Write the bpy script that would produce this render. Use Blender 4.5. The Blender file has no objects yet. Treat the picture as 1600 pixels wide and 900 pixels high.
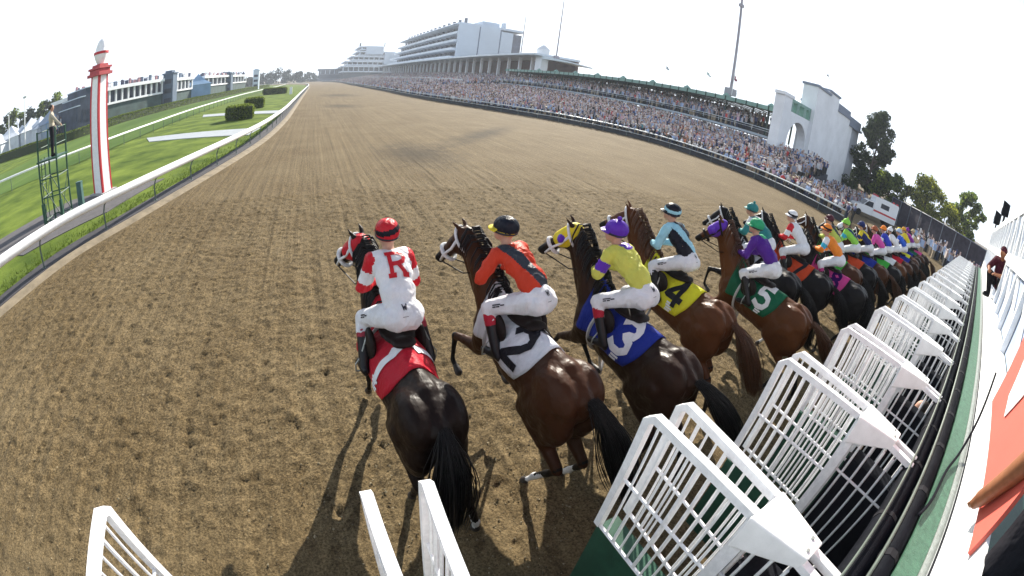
import bpy, bmesh, math, random
import numpy as np
from mathutils import Vector, Matrix, Quaternion
from mathutils.bvhtree import BVHTree
R = math.radians
random.seed(7); rng = np.random.default_rng(7)
sc = bpy.context.scene
COL = sc.collection

# ---------------------------------------------------------------- camera, sky, sun
cd = bpy.data.cameras.new('camera'); cam = bpy.data.objects.new('camera', cd); COL.objects.link(cam); sc.camera = cam
cd.type = 'PANO'
for holder in (cd, getattr(cd, 'cycles', None)):
    try: holder.panorama_type = 'FISHEYE_EQUISOLID'
    except Exception: pass
    try: holder.fisheye_lens = 15.49; holder.fisheye_fov = R(200)
    except Exception: pass
cd.sensor_width = 36.0
cd.clip_start = 0.05; cd.clip_end = 6000
_a, _b, _c = R(28.83), R(-26.21), R(7.885)
_F = Vector((math.sin(_a)*math.cos(_b), math.cos(_a)*math.cos(_b), math.sin(_b)))
_R0 = Vector((math.cos(_a), -math.sin(_a), 0)); _U0 = _R0.cross(_F)
_Rt = _R0*math.cos(_c) + _U0*math.sin(_c); _Up = -_R0*math.sin(_c) + _U0*math.cos(_c)
cam.matrix_world = Matrix((( _Rt.x, _Up.x, -_F.x, 0), (_Rt.y, _Up.y, -_F.y, 0), (_Rt.z, _Up.z, -_F.z, 4.0), (0, 0, 0, 1)))

SUN_AZ, SUN_EL = 33.0, 29.0          # azimuth from +Y towards +X
w = bpy.data.worlds.new('World'); sc.world = w; w.use_nodes = True
nt = w.node_tree; bg = nt.nodes['Background']
sky = nt.nodes.new('ShaderNodeTexSky'); sky.sky_type = 'NISHITA'; sky.sun_disc = False
sky.sun_elevation = R(SUN_EL); sky.sun_rotation = R(SUN_AZ)
sky.air_density = 1.0; sky.dust_density = 1.2; sky.ozone_density = 1.5
# bright hazy cloud low in the sky, thinning to clear blue overhead
cl = nt.nodes.new('ShaderNodeMix'); cl.data_type = 'RGBA'; cl.inputs[7].default_value = (10.6, 11.8, 13.2, 1)
tcw = nt.nodes.new('ShaderNodeTexCoord'); sx = nt.nodes.new('ShaderNodeSeparateXYZ'); nt.links.new(tcw.outputs['Generated'], sx.inputs[0])
mrw = nt.nodes.new('ShaderNodeMapRange'); mrw.inputs[1].default_value = .40; mrw.inputs[2].default_value = .66; mrw.inputs[3].default_value = .92; mrw.inputs[4].default_value = .06
nt.links.new(sx.outputs['Z'], mrw.inputs[0]); nt.links.new(mrw.outputs[0], cl.inputs[0])
nt.links.new(sky.outputs[0], cl.inputs[6]); nt.links.new(cl.outputs[2], bg.inputs[0]); bg.inputs[1].default_value = 0.06
sl = bpy.data.lights.new('sun', 'SUN'); sun = bpy.data.objects.new('sun', sl); COL.objects.link(sun)
sl.energy = 5.0; sl.angle = R(0.55); sl.color = (1.0, 0.93, 0.81)
sdir = Vector((math.sin(R(SUN_AZ))*math.cos(R(SUN_EL)), math.cos(R(SUN_AZ))*math.cos(R(SUN_EL)), math.sin(R(SUN_EL))))
sun.rotation_euler = sdir.to_track_quat('Z', 'Y').to_euler()
sun.location = (30, 60, 60)
sc.view_settings.view_transform = 'Standard'; sc.view_settings.look = 'None'
sc.view_settings.gamma = 1.0; sc.view_settings.exposure = 1.12
try: sc.cycles.max_bounces = 6; sc.cycles.diffuse_bounces = 3; sc.cycles.glossy_bounces = 3; sc.cycles.transparent_max_bounces = 8
except Exception: pass

# ---------------------------------------------------------------- materials
MATS = {}
def mat(name, col, rough=0.6, var=0.12, scale=6.0, bump=0.0, bscale=40.0, metal=0.0, col2=None, spec=0.35, stretch=None, coat=0.0, island=False, sheen=0.0, trans=0.0, bdist=.02):
    if name in MATS: return MATS[name]
    m = bpy.data.materials.new(name); m.use_nodes = True; n = m.node_tree.nodes; L = m.node_tree.links
    p = n['Principled BSDF']; p.inputs['Roughness'].default_value = rough; p.inputs['Metallic'].default_value = metal
    p.inputs['Specular IOR Level'].default_value = spec
    p.inputs['Coat Weight'].default_value = coat
    if sheen: p.inputs['Sheen Weight'].default_value = sheen
    tc = n.new('ShaderNodeTexCoord'); mp = n.new('ShaderNodeMapping'); L.new(tc.outputs['Object'], mp.inputs[0])
    if stretch: mp.inputs['Scale'].default_value = stretch
    nz = n.new('ShaderNodeTexNoise'); nz.inputs['Scale'].default_value = scale; nz.inputs['Detail'].default_value = 5; nz.inputs['Roughness'].default_value = 0.62
    L.new(mp.outputs[0], nz.inputs['Vector'])
    rp = n.new('ShaderNodeValToRGB'); c = Vector(col)
    lo = [max(0, x*(1-var)) for x in col]; hi = list(col2) if col2 else [min(1, x*(1+var)) for x in col]
    rp.color_ramp.elements[0].position = 0.3; rp.color_ramp.elements[1].position = 0.7
    rp.color_ramp.elements[0].color = (*lo, 1); rp.color_ramp.elements[1].color = (*hi, 1)
    if island:
        g = n.new('ShaderNodeNewGeometry'); mx = n.new('ShaderNodeMath'); mx.operation = 'MULTIPLY_ADD'; mx.inputs[1].default_value = 0.6
        L.new(g.outputs['Random Per Island'], mx.inputs[0])
        m2 = n.new('ShaderNodeMath'); m2.operation = 'MULTIPLY'; m2.inputs[1].default_value = 0.4
        L.new(nz.outputs[0], m2.inputs[0]); L.new(m2.outputs[0], mx.inputs[2]); L.new(mx.outputs[0], rp.inputs[0])
    else: L.new(nz.outputs[0], rp.inputs[0])
    L.new(rp.outputs[0], p.inputs['Base Color'])
    if bump:
        n2 = n.new('ShaderNodeTexNoise'); n2.inputs['Scale'].default_value = bscale; n2.inputs['Detail'].default_value = 4
        L.new(mp.outputs[0], n2.inputs['Vector']); b = n.new('ShaderNodeBump'); b.inputs['Strength'].default_value = bump; b.inputs['Distance'].default_value = bdist
        L.new(n2.outputs[0], b.inputs['Height']); L.new(b.outputs[0], p.inputs['Normal'])
    if trans:
        t = n.new('ShaderNodeBsdfTranslucent'); L.new(rp.outputs[0], t.inputs[0]); ms = n.new('ShaderNodeMixShader'); ms.inputs[0].default_value = trans
        L.new(p.outputs[0], ms.inputs[1]); L.new(t.outputs[0], ms.inputs[2]); L.new(ms.outputs[0], n['Material Output'].inputs[0])
    MATS[name] = m; return m
def cloth(name, col, rough=0.75, var=0.1): return mat(name, col, rough, var, 9, 1.0, 8, spec=.1, bdist=.06, stretch=(1,1,.5))

WHITE = mat('white_paint', (.84, .85, .86), .38, .07, 7, .05, 60)
WHITE_TUBE = mat('white_tube', (.80, .81, .84), .38, .14, 16, .12, 50, col2=(.86,.87,.89))
WALLW = mat('white_wall', (.76, .78, .82), .7, .09, .35, .1, 3)
GREYW = mat('grey_coping', (.2, .23, .3), .7, .1, 2)
GREEN = mat('green_paint', (.02, .07, .045), .45, .25, 5, .1, 50)
GREENL = mat('green_roof', (.17, .30, .26), .5, .15, 1)
GREEND = mat('green_steel', (.012, .045, .035), .45, .2, 8)
BLACK = mat('black_padding', (.010, .011, .015), .7, .3, 5, .15, 30, spec=.08)
RED = mat('red_paint', (.5, .03, .04), .45, .12, 6)
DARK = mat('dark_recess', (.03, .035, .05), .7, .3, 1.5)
STEEL = mat('galvanised_steel', (.35, .38, .36), .45, .2, 25, .25, 90, metal=.6)
CONC = mat('concrete', (.36, .36, .36), .85, .12, 3, .2, 20)
GLASSD = mat('dark_glass', (.02, .03, .045), .12, .2, 2)
RUBBER = mat('rubber', (.015, .015, .018), .8, .2, 12, spec=.1)
SKIN = mat('skin', (.42, .24, .17), .55, .08, 30)
LEATHER = mat('dark_leather', (.014, .010, .009), .5, .25, 20, .1, 60, spec=.15)

# ---------------------------------------------------------------- mesh builder
class MB:
    def __init__(s): s.v = []; s.f = []; s.m = []
    def add(s, V, F, mi=0):
        o = len(s.v); s.v.extend([tuple(x) for x in V]); s.f.extend([tuple(i+o for i in f) for f in F]); s.m.extend([mi]*len(F)); return s
    def box(s, c, d, mi=0, rot=None):
        x, y, z = d[0]/2, d[1]/2, d[2]/2
        V = [Vector(p) for p in ((-x,-y,-z),(x,-y,-z),(x,y,-z),(-x,y,-z),(-x,-y,z),(x,-y,z),(x,y,z),(-x,y,z))]
        if rot is not None:
            M = rot if isinstance(rot, Matrix) else Matrix.Rotation(rot, 3, 'Z'); V = [M @ p for p in V]
        return s.add([p+Vector(c) for p in V], [(0,3,2,1),(4,5,6,7),(0,1,5,4),(1,2,6,5),(2,3,7,6),(3,0,4,7)], mi)
    def bb(s, a, b, mi=0):
        return s.box([(a[i]+b[i])/2 for i in range(3)], [abs(b[i]-a[i]) for i in range(3)], mi)
    def hexa(s, P, mi=0): return s.add(P, [(0,3,2,1),(4,5,6,7),(0,1,5,4),(1,2,6,5),(2,3,7,6),(3,0,4,7)], mi)
    def tube(s, pts, r, n=8, mi=0, cap=True, square=False):
        pts = [Vector(p) for p in pts]; k = len(pts); rr = r if hasattr(r, '__len__') else [r]*k
        t0 = (pts[1]-pts[0]).normalized(); up = Vector((0,0,1)) if abs(t0.z) < .9 else Vector((1,0,0))
        a = t0.cross(up).normalized(); V = []; 
        for i, p in enumerate(pts):
            t = (pts[min(i+1,k-1)]-pts[max(i-1,0)]).normalized(); a = (a - t*a.dot(t)).normalized(); b = t.cross(a)
            for j in range(n):
                th = 2*math.pi*(j+(.5 if square else 0))/n; V.append(p + (a*math.cos(th)+b*math.sin(th))*rr[i]*(1.414 if square else 1))
        F = [(i*n+j, i*n+(j+1)%n, (i+1)*n+(j+1)%n, (i+1)*n+j) for i in range(k-1) for j in range(n)]
        if cap: F += [tuple(reversed(range(n))), tuple((k-1)*n+j for j in range(n))]
        return s.add(V, F, mi)
    def lathe(s, prof, c=(0,0,0), n=16, mi=0, rot=None, sq=None):
        V = []; k = len(prof)
        for (r, z) in prof:
            for j in range(n):
                th = 2*math.pi*(j+.5)/n; p = Vector((r*math.cos(th), r*math.sin(th), z))
                if rot is not None: p = rot @ p
                V.append(p+Vector(c))
        F = [(i*n+j, i*n+(j+1)%n, (i+1)*n+(j+1)%n, (i+1)*n+j) for i in range(k-1) for j in range(n)]
        F += [tuple(reversed(range(n))), tuple((k-1)*n+j for j in range(n))]
        return s.add(V, F, mi)
    def prism(s, poly, a, b, axis='z', mi=0):
        def P(p, t): return {'z': (p[0], p[1], t), 'y': (p[0], t, p[1]), 'x': (t, p[0], p[1])}[axis]
        n = len(poly); V = [P(p, a) for p in poly]+[P(p, b) for p in poly]
        return s.add(V, [tuple(range(n)), tuple(reversed(range(n, 2*n)))]+[(i, (i+1)%n, (i+1)%n+n, i+n) for i in range(n)], mi)
    def build(s, name, mats, parent=None, smooth=False, fix=True):
        me = bpy.data.meshes.new(name); me.from_pydata([tuple(v) for v in s.v], [], s.f)
        for m in (mats if isinstance(mats, (list, tuple)) else [mats]): me.materials.append(m)
        me.polygons.foreach_set('material_index', s.m)
        if smooth: me.polygons.foreach_set('use_smooth', [True]*len(s.f))
        if fix:
            b = bmesh.new(); b.from_mesh(me); bmesh.ops.recalc_face_normals(b, faces=b.faces); b.to_mesh(me); b.free()
        me.update(); return link(name, me, parent)
def link(name, data, parent=None):
    o = bpy.data.objects.new(name, data); COL.objects.link(o)
    if parent: o.parent = parent
    return o
def np_mesh(name, V, F, mats, midx=None, smooth=False, parent=None):
    V = np.asarray(V, np.float32); F = np.asarray(F, np.int32); me = bpy.data.meshes.new(name); k = F.shape[1]
    me.vertices.add(len(V)); me.vertices.foreach_set('co', V.ravel()); me.loops.add(F.size); me.loops.foreach_set('vertex_index', F.ravel())
    me.polygons.add(len(F)); me.polygons.foreach_set('loop_start', np.arange(0, F.size, k, dtype=np.int32))
    try: me.polygons.foreach_set('loop_total', np.full(len(F), k, np.int32))
    except Exception: pass
    for m in mats: me.materials.append(m)
    if midx is not None: me.polygons.foreach_set('material_index', np.asarray(midx, np.int32))
    me.polygons.foreach_set('use_smooth', np.full(len(F), smooth)); me.update(calc_edges=True); me.validate()
    return link(name, me, parent)
def thing(name, label, cat, loc=(0,0,0), rot=(0,0,0), group=None):
    o = bpy.data.objects.new(name, None); COL.objects.link(o); o.location = loc; o.rotation_euler = rot; o.empty_display_size = .2
    return tag(o, label, cat, group)
def tag(o, label, cat=None, group=None, kind=None):
    if label: o['label'] = label
    if cat: o['category'] = cat
    if group: o['group'] = group
    if kind: o['kind'] = kind
    return o
def struct(o, label=None): o['kind'] = 'structure'; return tag(o, label)
def copy_tree(o, parent=None):
    c = o.copy(); COL.objects.link(c); c.parent = parent
    for ch in o.children: copy_tree(ch, c)
    return c
def setmats(o, mats):
    for i, m in enumerate(mats):
        if i < len(o.material_slots): o.material_slots[i].link = 'OBJECT'; o.material_slots[i].material = m

# ---------------------------------------------------------------- organic bodies: tapered capsules and ellipsoids fused into one skin
def C(a, ra, b, rb, lab=0): return ('c', Vector(a), ra, Vector(b), rb, lab)
def E(c, r, lab=0, rot=None): return ('e', Vector(c), Vector(r), rot, None, lab)
def xform(prims, T):
    out = []
    for p in prims:
        if p[0] == 'c': out.append(('c', T@p[1], p[2], T@p[3], p[4], p[5]))
        else:
            Rm = T.to_3x3(); out.append(('e', T@p[1], p[2], Rm @ (p[3] if p[3] is not None else Matrix.Identity(3)), None, p[5]))
    return out
def fat(prims, d): return [('c', p[1], p[2]+d, p[3], p[4]+d, p[5]) if p[0]=='c' else ('e', p[1], p[2]+Vector((d,d,d)), p[3], None, p[5]) for p in prims]
def organic(name, prims, voxel=.016, smooth=5, mats=None, labeller=None, parent=None, wr=0, wf=9.0):
    mb = MB()
    for p in prims:
        if p[0] == 'c':
            a, ra, b, rb = p[1:5]; d = b-a; Ln = max(d.length, 1e-4); q = d.to_track_quat('Z', 'Y').to_matrix() if d.length > 1e-4 else Matrix.Identity(3)
            prof = [(max(ra*math.cos(t), 1e-4), ra*math.sin(t)) for t in [R(x) for x in (-90,-65,-40,-18)]] + [(ra, 0), (rb, Ln)] + [(max(rb*math.cos(t), 1e-4), Ln+rb*math.sin(t)) for t in [R(x) for x in (18,40,65,90)]]
            mb.lathe(prof, a, 14, 0, q)
        else:
            c, r, rot = p[1:4]; M3 = (rot if rot is not None else Matrix.Identity(3)) @ Matrix.Diagonal(r)
            prof = [(max(math.cos(R(x)), 1e-3), math.sin(R(x))) for x in range(-90, 91, 15)]
            mb.lathe(prof, c, 18, 0, M3)
    o = mb.build('_tmp', [SKIN]); md = o.modifiers.new('r', 'REMESH'); md.mode = 'VOXEL'; md.voxel_size = voxel
    if smooth: s = o.modifiers.new('s', 'SMOOTH'); s.factor = .5; s.iterations = smooth
    dg = bpy.context.evaluated_depsgraph_get(); me = bpy.data.meshes.new_from_object(o.evaluated_get(dg)); me.name = name
    old = o.data; bpy.data.objects.remove(o); bpy.data.meshes.remove(old)
    me.materials.clear()
    for m in (mats or [SKIN]): me.materials.append(m)
    n = len(me.polygons); cen = np.empty(n*3); me.polygons.foreach_get('center', cen); cen = cen.reshape(-1, 3)
    best = np.full(n, 1e9); lab = np.zeros(n, np.int32)
    if len(me.materials) > 1:
        for p in prims:
            if p[0] == 'c':
                a = np.array(p[1]); b = np.array(p[3]); ab = b-a; t = np.clip(((cen-a)@ab)/max(ab@ab, 1e-9), 0, 1)
                d = np.linalg.norm(cen-(a+t[:,None]*ab), axis=1)-(p[2]+(p[4]-p[2])*t)
            else:
                Rm = np.array(p[3]) if p[3] is not None else np.eye(3); r = np.array(p[2]); q = (cen-np.array(p[1]))@Rm
                d = (np.linalg.norm(q/r, axis=1)-1)*r.min()
            k = d < best; best[k] = d[k]; lab[k] = p[5]
        if labeller: lab = labeller(cen, lab)
        me.polygons.foreach_set('material_index', lab.astype(np.int32))
    me.polygons.foreach_set('use_smooth', [True]*n)
    if wr:
        k = len(me.vertices); co = np.empty(k*3); me.vertices.foreach_get('co', co); co = co.reshape(-1, 3); nr = np.empty(k*3); me.vertex_normals.foreach_get('vector', nr); nr = nr.reshape(-1, 3)
        g = np.random.default_rng(len(prims)+k % 97); h = np.zeros(k)
        for q in range(5):
            d = g.normal(size=3); d /= np.linalg.norm(d); e = g.normal(size=3); f = wf*(1+.55*q); h += (1-2*np.abs(np.sin(co@d*f+1.7*np.sin(co@e*f*.45+q)+q*2.1)))/(1+.5*q)
        co = co+nr*(h*wr*.6)[:, None]; me.vertices.foreach_set('co', co.ravel())
    me.update(); return link(name, me, parent)
def bvh(o):
    me = o.data; V = [v.co.copy() for v in me.vertices]; return BVHTree.FromPolygons(V, [tuple(p.vertices) for p in me.polygons])
GLYPH = {
 '1': [[(.42,.85),(.55,1),(.55,0)]], '2': [[(.1,.8),(.2,.97),(.5,1.03),(.8,.95),(.88,.75),(.75,.52),(.1,.02),(.92,.02)]],
 '3': [[(.1,.85),(.3,1),(.65,1),(.86,.85),(.82,.64),(.5,.53),(.84,.42),(.9,.18),(.65,0),(.3,0),(.08,.15)]],
 '4': [[(.7,0),(.7,1),(.08,.3),(.95,.3)]], '5': [[(.85,1),(.22,1),(.16,.56),(.5,.62),(.82,.52),(.9,.28),(.75,.05),(.4,-.02),(.1,.12)]],
 '6': [[(.8,.92),(.5,1.02),(.2,.85),(.1,.4),(.25,.05),(.55,-.02),(.85,.1),(.9,.35),(.7,.55),(.4,.57),(.14,.4)]],
 '7': [[(.08,1),(.92,1),(.4,0)]], '8': [[(.5,.53),(.2,.68),(.18,.88),(.5,1.02),(.82,.88),(.8,.68),(.5,.53),(.14,.36),(.12,.12),(.5,-.02),(.88,.12),(.86,.36),(.5,.53)]],
 '9': [[(.2,.08),(.5,-.02),(.8,.15),(.9,.6),(.75,.95),(.45,1.02),(.15,.9),(.1,.65),(.3,.45),(.6,.43),(.86,.6)]],
 '0': [[(.5,1.02),(.2,.9),(.08,.5),(.2,.1),(.5,-.02),(.8,.1),(.92,.5),(.8,.9),(.5,1.02)]],
 'R': [[(.15,0),(.15,1),(.6,1),(.85,.9),(.88,.72),(.8,.56),(.55,.48),(.15,.48)],[(.5,.48),(.9,0)],[(.02,0),(.3,0)],[(.02,1),(.2,1)],[(.75,0),(1,0)]],
 'W': [[(0,1),(.25,0),(.5,.7),(.75,0),(1,1)],[(.1,.55),(.9,.55)]], 'Y': [[(0,1),(.5,.5),(1,1)],[(.5,.5),(.5,0)]],
 '-': [[(0,.5),(1,.5)]], '=': [[(0,.7),(.3,.7)],[(.4,.7),(.8,.7)],[(0,.3),(.5,.3)],[(.6,.3),(1,.3)]], '#': [[(0,.9),(1,.9)],[(0,.6),(.7,.6)],[(.1,.3),(1,.3)],[(0,0),(.8,0)]],
}
def glyph_strips(s, w=.11, step=.06):
    """stroke outlines in a 1 x 1 cell per character -> lists of (left, right) points"""
    out = []
    adv = 1.15
    for i, ch in enumerate(s):
        for st in GLYPH.get(ch, []):
            P = [Vector((x+i*adv, y)) for x, y in st]; Q = []
            for a, b in zip(P, P[1:]):
                n = max(1, int((b-a).length/step)); Q += [a.lerp(b, k/n) for k in range(n)]
            Q.append(P[-1]); strip = []
            for k, p in enumerate(Q):
                t = (Q[min(k+1, len(Q)-1)]-Q[max(k-1, 0)]).normalized(); nn = Vector((-t.y, t.x))*w
                e = t*w if k == len(Q)-1 else (-t*w if k == 0 else Vector((0, 0)))
                strip.append((p-nn+e*.6, p+nn+e*.6))
            out.append(strip)
    return out, (len(s)-1)*adv+1
def decal(name, text, fmap, size, mats, parent, w=.11, step=.06, flip=False):
    """draw text strokes on a surface; fmap(u, v) -> 3-D point or None, u and v in metres from the centre of the text"""
    st, W = glyph_strips(text, w, step); mb = MB()
    for strip in st:
        rows = []
        for a, b in strip:
            row = []
            for k in range(4):
                q = a.lerp(b, k/3); row.append(fmap((q.x-W/2)*size*(.8), (q.y-.5)*size))
            rows.append(row)
        for r0, r1 in zip(rows, rows[1:]):
            for k in range(3):
                P = [r0[k], r0[k+1], r1[k+1], r1[k]]
                if all(p is not None for p in P): mb.add(P, [(0,1,2,3)])
    if not mb.f: return None
    return mb.build(name, mats, parent, fix=False)
# ---------------------------------------------------------------- curves on the ground
def catmull(P, step=1.0):
    P = [Vector((p[0], p[1], 0)) for p in P]; Q = []
    P = [P[0]*2-P[1]] + P + [P[-1]*2-P[-2]]
    for i in range(1, len(P)-2):
        p0, p1, p2, p3 = P[i-1:i+3]; L = (p2-p1).length; n = max(2, int(L/step))
        a = max((p1-p0).length, 1e-3); c = max((p3-p2).length, 1e-3)
        m1 = ((p1-p0)/a*L*.5+(p2-p1)*.5) if a else (p2-p1); m2 = ((p2-p1)*.5+(p3-p2)/c*L*.5)
        for k in range(n):
            t = k/n; Q.append(p1*(2*t**3-3*t**2+1)+m1*(t**3-2*t**2+t)+p2*(-2*t**3+3*t**2)+m2*(t**3-t**2))
    Q.append(P[-2]); return Q
def offset(Q, d):
    out = []
    for i, p in enumerate(Q):
        t = (Q[min(i+1, len(Q)-1)]-Q[max(i-1, 0)]).normalized(); out.append(p+Vector((t.y, -t.x, 0))*d)
    return out
def along(Q, step, start=0):
    out = []; acc = start; 
    for a, b in zip(Q, Q[1:]):
        L = (b-a).length
        while acc <= L:
            out.append((a.lerp(b, acc/L), (b-a).normalized())); acc += step
        acc -= L
    return out
def ribbon(name, Q, offs, zs, mats, parent=None, mis=None):
    rows = [[p+Vector((0, 0, z)) for p in offset(Q, o)] for o, z in zip(offs, zs)]; mb = MB(); n = len(Q)
    V = [p for r in rows for p in r]; F = []; mi = []
    for r in range(len(rows)-1):
        for i in range(n-1): F.append((r*n+i, r*n+i+1, (r+1)*n+i+1, (r+1)*n+i)); mi.append(mis[r] if mis else 0)
    mb.v = V; mb.f = F; mb.m = mi; return mb.build(name, mats, parent, fix=False)
INNER = catmull([(-17,-6),(-13.3,1.5),(-11.3,5.5),(-9.45,8.94),(-8.35,11.64),(-6.95,14.32),(-5.5,18.73),(-3.75,28.05),(-2.95,40.3),(-2.7,60),(-2.6,93),(-2.3,150),(-2.4,218),(-6,290),(-25,370),(-70,430)], .8)
OUTER = catmull([(33,6),(36.6,16.9),(38.8,24),(39.2,31.7),(38.0,41),(33,49),(27.6,57.6),(23,72),(20.6,126),(20,220),(19,400),(8,500)], 1.2)
TURF = catmull([(-60,16),(-40,22.5),(-27,27.5),(-21.3,32),(-19,41),(-18.5,63),(-18.8,120),(-17.5,199),(-19,300)], 2)
HEDGE = catmull([(-150,78),(-100,76),(-71,74),(-55,69),(-46,68),(-41.5,87),(-37.5,110),(-33,160),(-31,238),(-31,320)], 2)
def xat(Q, y):
    for a, b in zip(Q, Q[1:]):
        if a.y <= y <= b.y: return a.x+(b.x-a.x)*(y-a.y)/max(b.y-a.y, 1e-6)
    return Q[0].x if y < Q[0].y else Q[-1].x

# ---------------------------------------------------------------- ground
def vnoise(X, Y, s, seed):
    g = np.random.default_rng(seed).random((256, 256)); x = X/s; y = Y/s; xi = np.floor(x).astype(int); yi = np.floor(y).astype(int)
    fx = x-xi; fy = y-yi; fx = fx*fx*(3-2*fx); fy = fy*fy*(3-2*fy)
    a = g[xi%256, yi%256]; b = g[(xi+1)%256, yi%256]; c = g[xi%256, (yi+1)%256]; d = g[(xi+1)%256, (yi+1)%256]
    return (a*(1-fx)+b*fx)*(1-fy)+(c*(1-fx)+d*fx)*fy-.5
def dirt_mat():
    m = bpy.data.materials.new('track_dirt'); m.use_nodes = True; n = m.node_tree.nodes; L = m.node_tree.links; p = n['Principled BSDF']
    p.inputs['Roughness'].default_value = .95; p.inputs['Specular IOR Level'].default_value = .15
    tc = n.new('ShaderNodeTexCoord')
    def noise(scale, detail, rough=.6, stretch=None):
        z = n.new('ShaderNodeTexNoise'); z.inputs['Scale'].default_value = scale; z.inputs['Detail'].default_value = detail; z.inputs['Roughness'].default_value = rough
        if stretch:
            mp = n.new('ShaderNodeMapping'); mp.inputs['Scale'].default_value = stretch; L.new(tc.outputs['Object'], mp.inputs[0]); L.new(mp.outputs[0], z.inputs['Vector'])
        else: L.new(tc.outputs['Object'], z.inputs['Vector'])
        return z.outputs[0]
    def ramp(src, a, b, ca, cb):
        r = n.new('ShaderNodeValToRGB'); r.color_ramp.elements[0].position = a; r.color_ramp.elements[1].position = b
        r.color_ramp.elements[0].color = (*ca, 1); r.color_ramp.elements[1].color = (*cb, 1); L.new(src, r.inputs[0]); return r.outputs[0]
    def mix(f, a, b, mode='MIX'):
        x = n.new('ShaderNodeMix'); x.data_type = 'RGBA'; x.blend_type = mode
        if isinstance(f, float): x.inputs[0].default_value = f
        else: L.new(f, x.inputs[0])
        L.new(a, x.inputs[6]); L.new(b, x.inputs[7]); return x.outputs[2]
    base = ramp(noise(.35, 6), .32, .68, (.158, .115, .060), (.212, .163, .094))
    grain = ramp(noise(27, 4, .85), .36, .60, (.26, .25, .23), (1.42, 1.40, 1.36))
    c = mix(.9, base, grain, 'MULTIPLY')
    clod = ramp(noise(7, 3, .6), .36, .50, (.62, .61, .6), (1.06, 1.06, 1.06)); c = mix(.6, c, clod, 'MULTIPLY')
    # paler, packed-down soil just ahead of the gate
    sp = n.new('ShaderNodeSeparateXYZ'); L.new(tc.outputs['Object'], sp.inputs[0]); am = n.new('ShaderNodeMath'); am.operation = 'MULTIPLY_ADD'; am.inputs[1].default_value = 4.5; L.new(noise(.9, 4), am.inputs[0]); L.new(sp.outputs['Y'], am.inputs[2])
    pr = n.new('ShaderNodeMapRange'); pr.inputs[1].default_value = 3.6; pr.inputs[2].default_value = 5.6; pr.inputs[3].default_value = 1; pr.inputs[4].default_value = 0; L.new(am.outputs[0], pr.inputs[0])
    soft = mix(.55, base, ramp(noise(5, 6, .7), .38, .6, (.75, .73, .70), (1.42, 1.40, 1.36)), 'MULTIPLY'); soft = mix(.5, soft, c); c = mix(pr.outputs[0], c, soft)
    fine = ramp(noise(42, 4, .7), .36, .6, (.4, .39, .37), (1.15, 1.14, 1.1)); c = mix(.75, c, fine, 'MULTIPLY')
    streak = ramp(noise(1.0, 5, .7, (6, .05, 1)), .36, .64, (.70, .69, .67), (1.16, 1.16, 1.16)); streak = mix(.75, streak, ramp(noise(1.0, 3, .6, (17, .06, 1)), .38, .62, (.74, .73, .72), (1.12, 1.12, 1.12)), 'MULTIPLY'); c = mix(.8, c, streak, 'MULTIPLY')
    # soft-edged patches where the dirt colour is multiplied darker
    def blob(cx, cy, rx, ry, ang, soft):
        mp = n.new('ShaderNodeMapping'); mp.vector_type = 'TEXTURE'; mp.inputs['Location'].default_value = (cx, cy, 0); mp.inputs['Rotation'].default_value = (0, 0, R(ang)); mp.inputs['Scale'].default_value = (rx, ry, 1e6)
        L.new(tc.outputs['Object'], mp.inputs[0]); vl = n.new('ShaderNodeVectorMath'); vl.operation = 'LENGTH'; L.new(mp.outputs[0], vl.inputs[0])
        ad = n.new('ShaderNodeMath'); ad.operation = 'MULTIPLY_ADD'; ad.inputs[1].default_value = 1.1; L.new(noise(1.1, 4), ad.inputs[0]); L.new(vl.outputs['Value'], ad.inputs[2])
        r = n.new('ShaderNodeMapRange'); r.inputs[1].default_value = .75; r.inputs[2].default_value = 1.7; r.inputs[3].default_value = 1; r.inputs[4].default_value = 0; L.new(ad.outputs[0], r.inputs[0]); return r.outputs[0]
    darkc = n.new('ShaderNodeRGB'); darkc.outputs[0].default_value = (.36, .36, .38, 1)
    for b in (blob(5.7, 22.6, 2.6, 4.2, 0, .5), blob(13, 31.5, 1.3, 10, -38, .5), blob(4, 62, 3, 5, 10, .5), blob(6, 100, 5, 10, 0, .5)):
        one = mix(.85, c, darkc.outputs[0], 'MULTIPLY'); c = mix(b, c, one)
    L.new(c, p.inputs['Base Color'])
    b = n.new('ShaderNodeBump'); b.inputs['Strength'].default_value = .9; b.inputs['Distance'].default_value = .035
    mm = n.new('ShaderNodeMath'); mm.operation = 'ADD'; L.new(noise(16, 6, .75), mm.inputs[0]); L.new(noise(5, 3, .6, (1.4, .6, 1)), mm.inputs[1]); L.new(mm.outputs[0], b.inputs['Height'])
    L.new(b.outputs[0], p.inputs['Normal']); return m
DIRT = dirt_mat()
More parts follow.
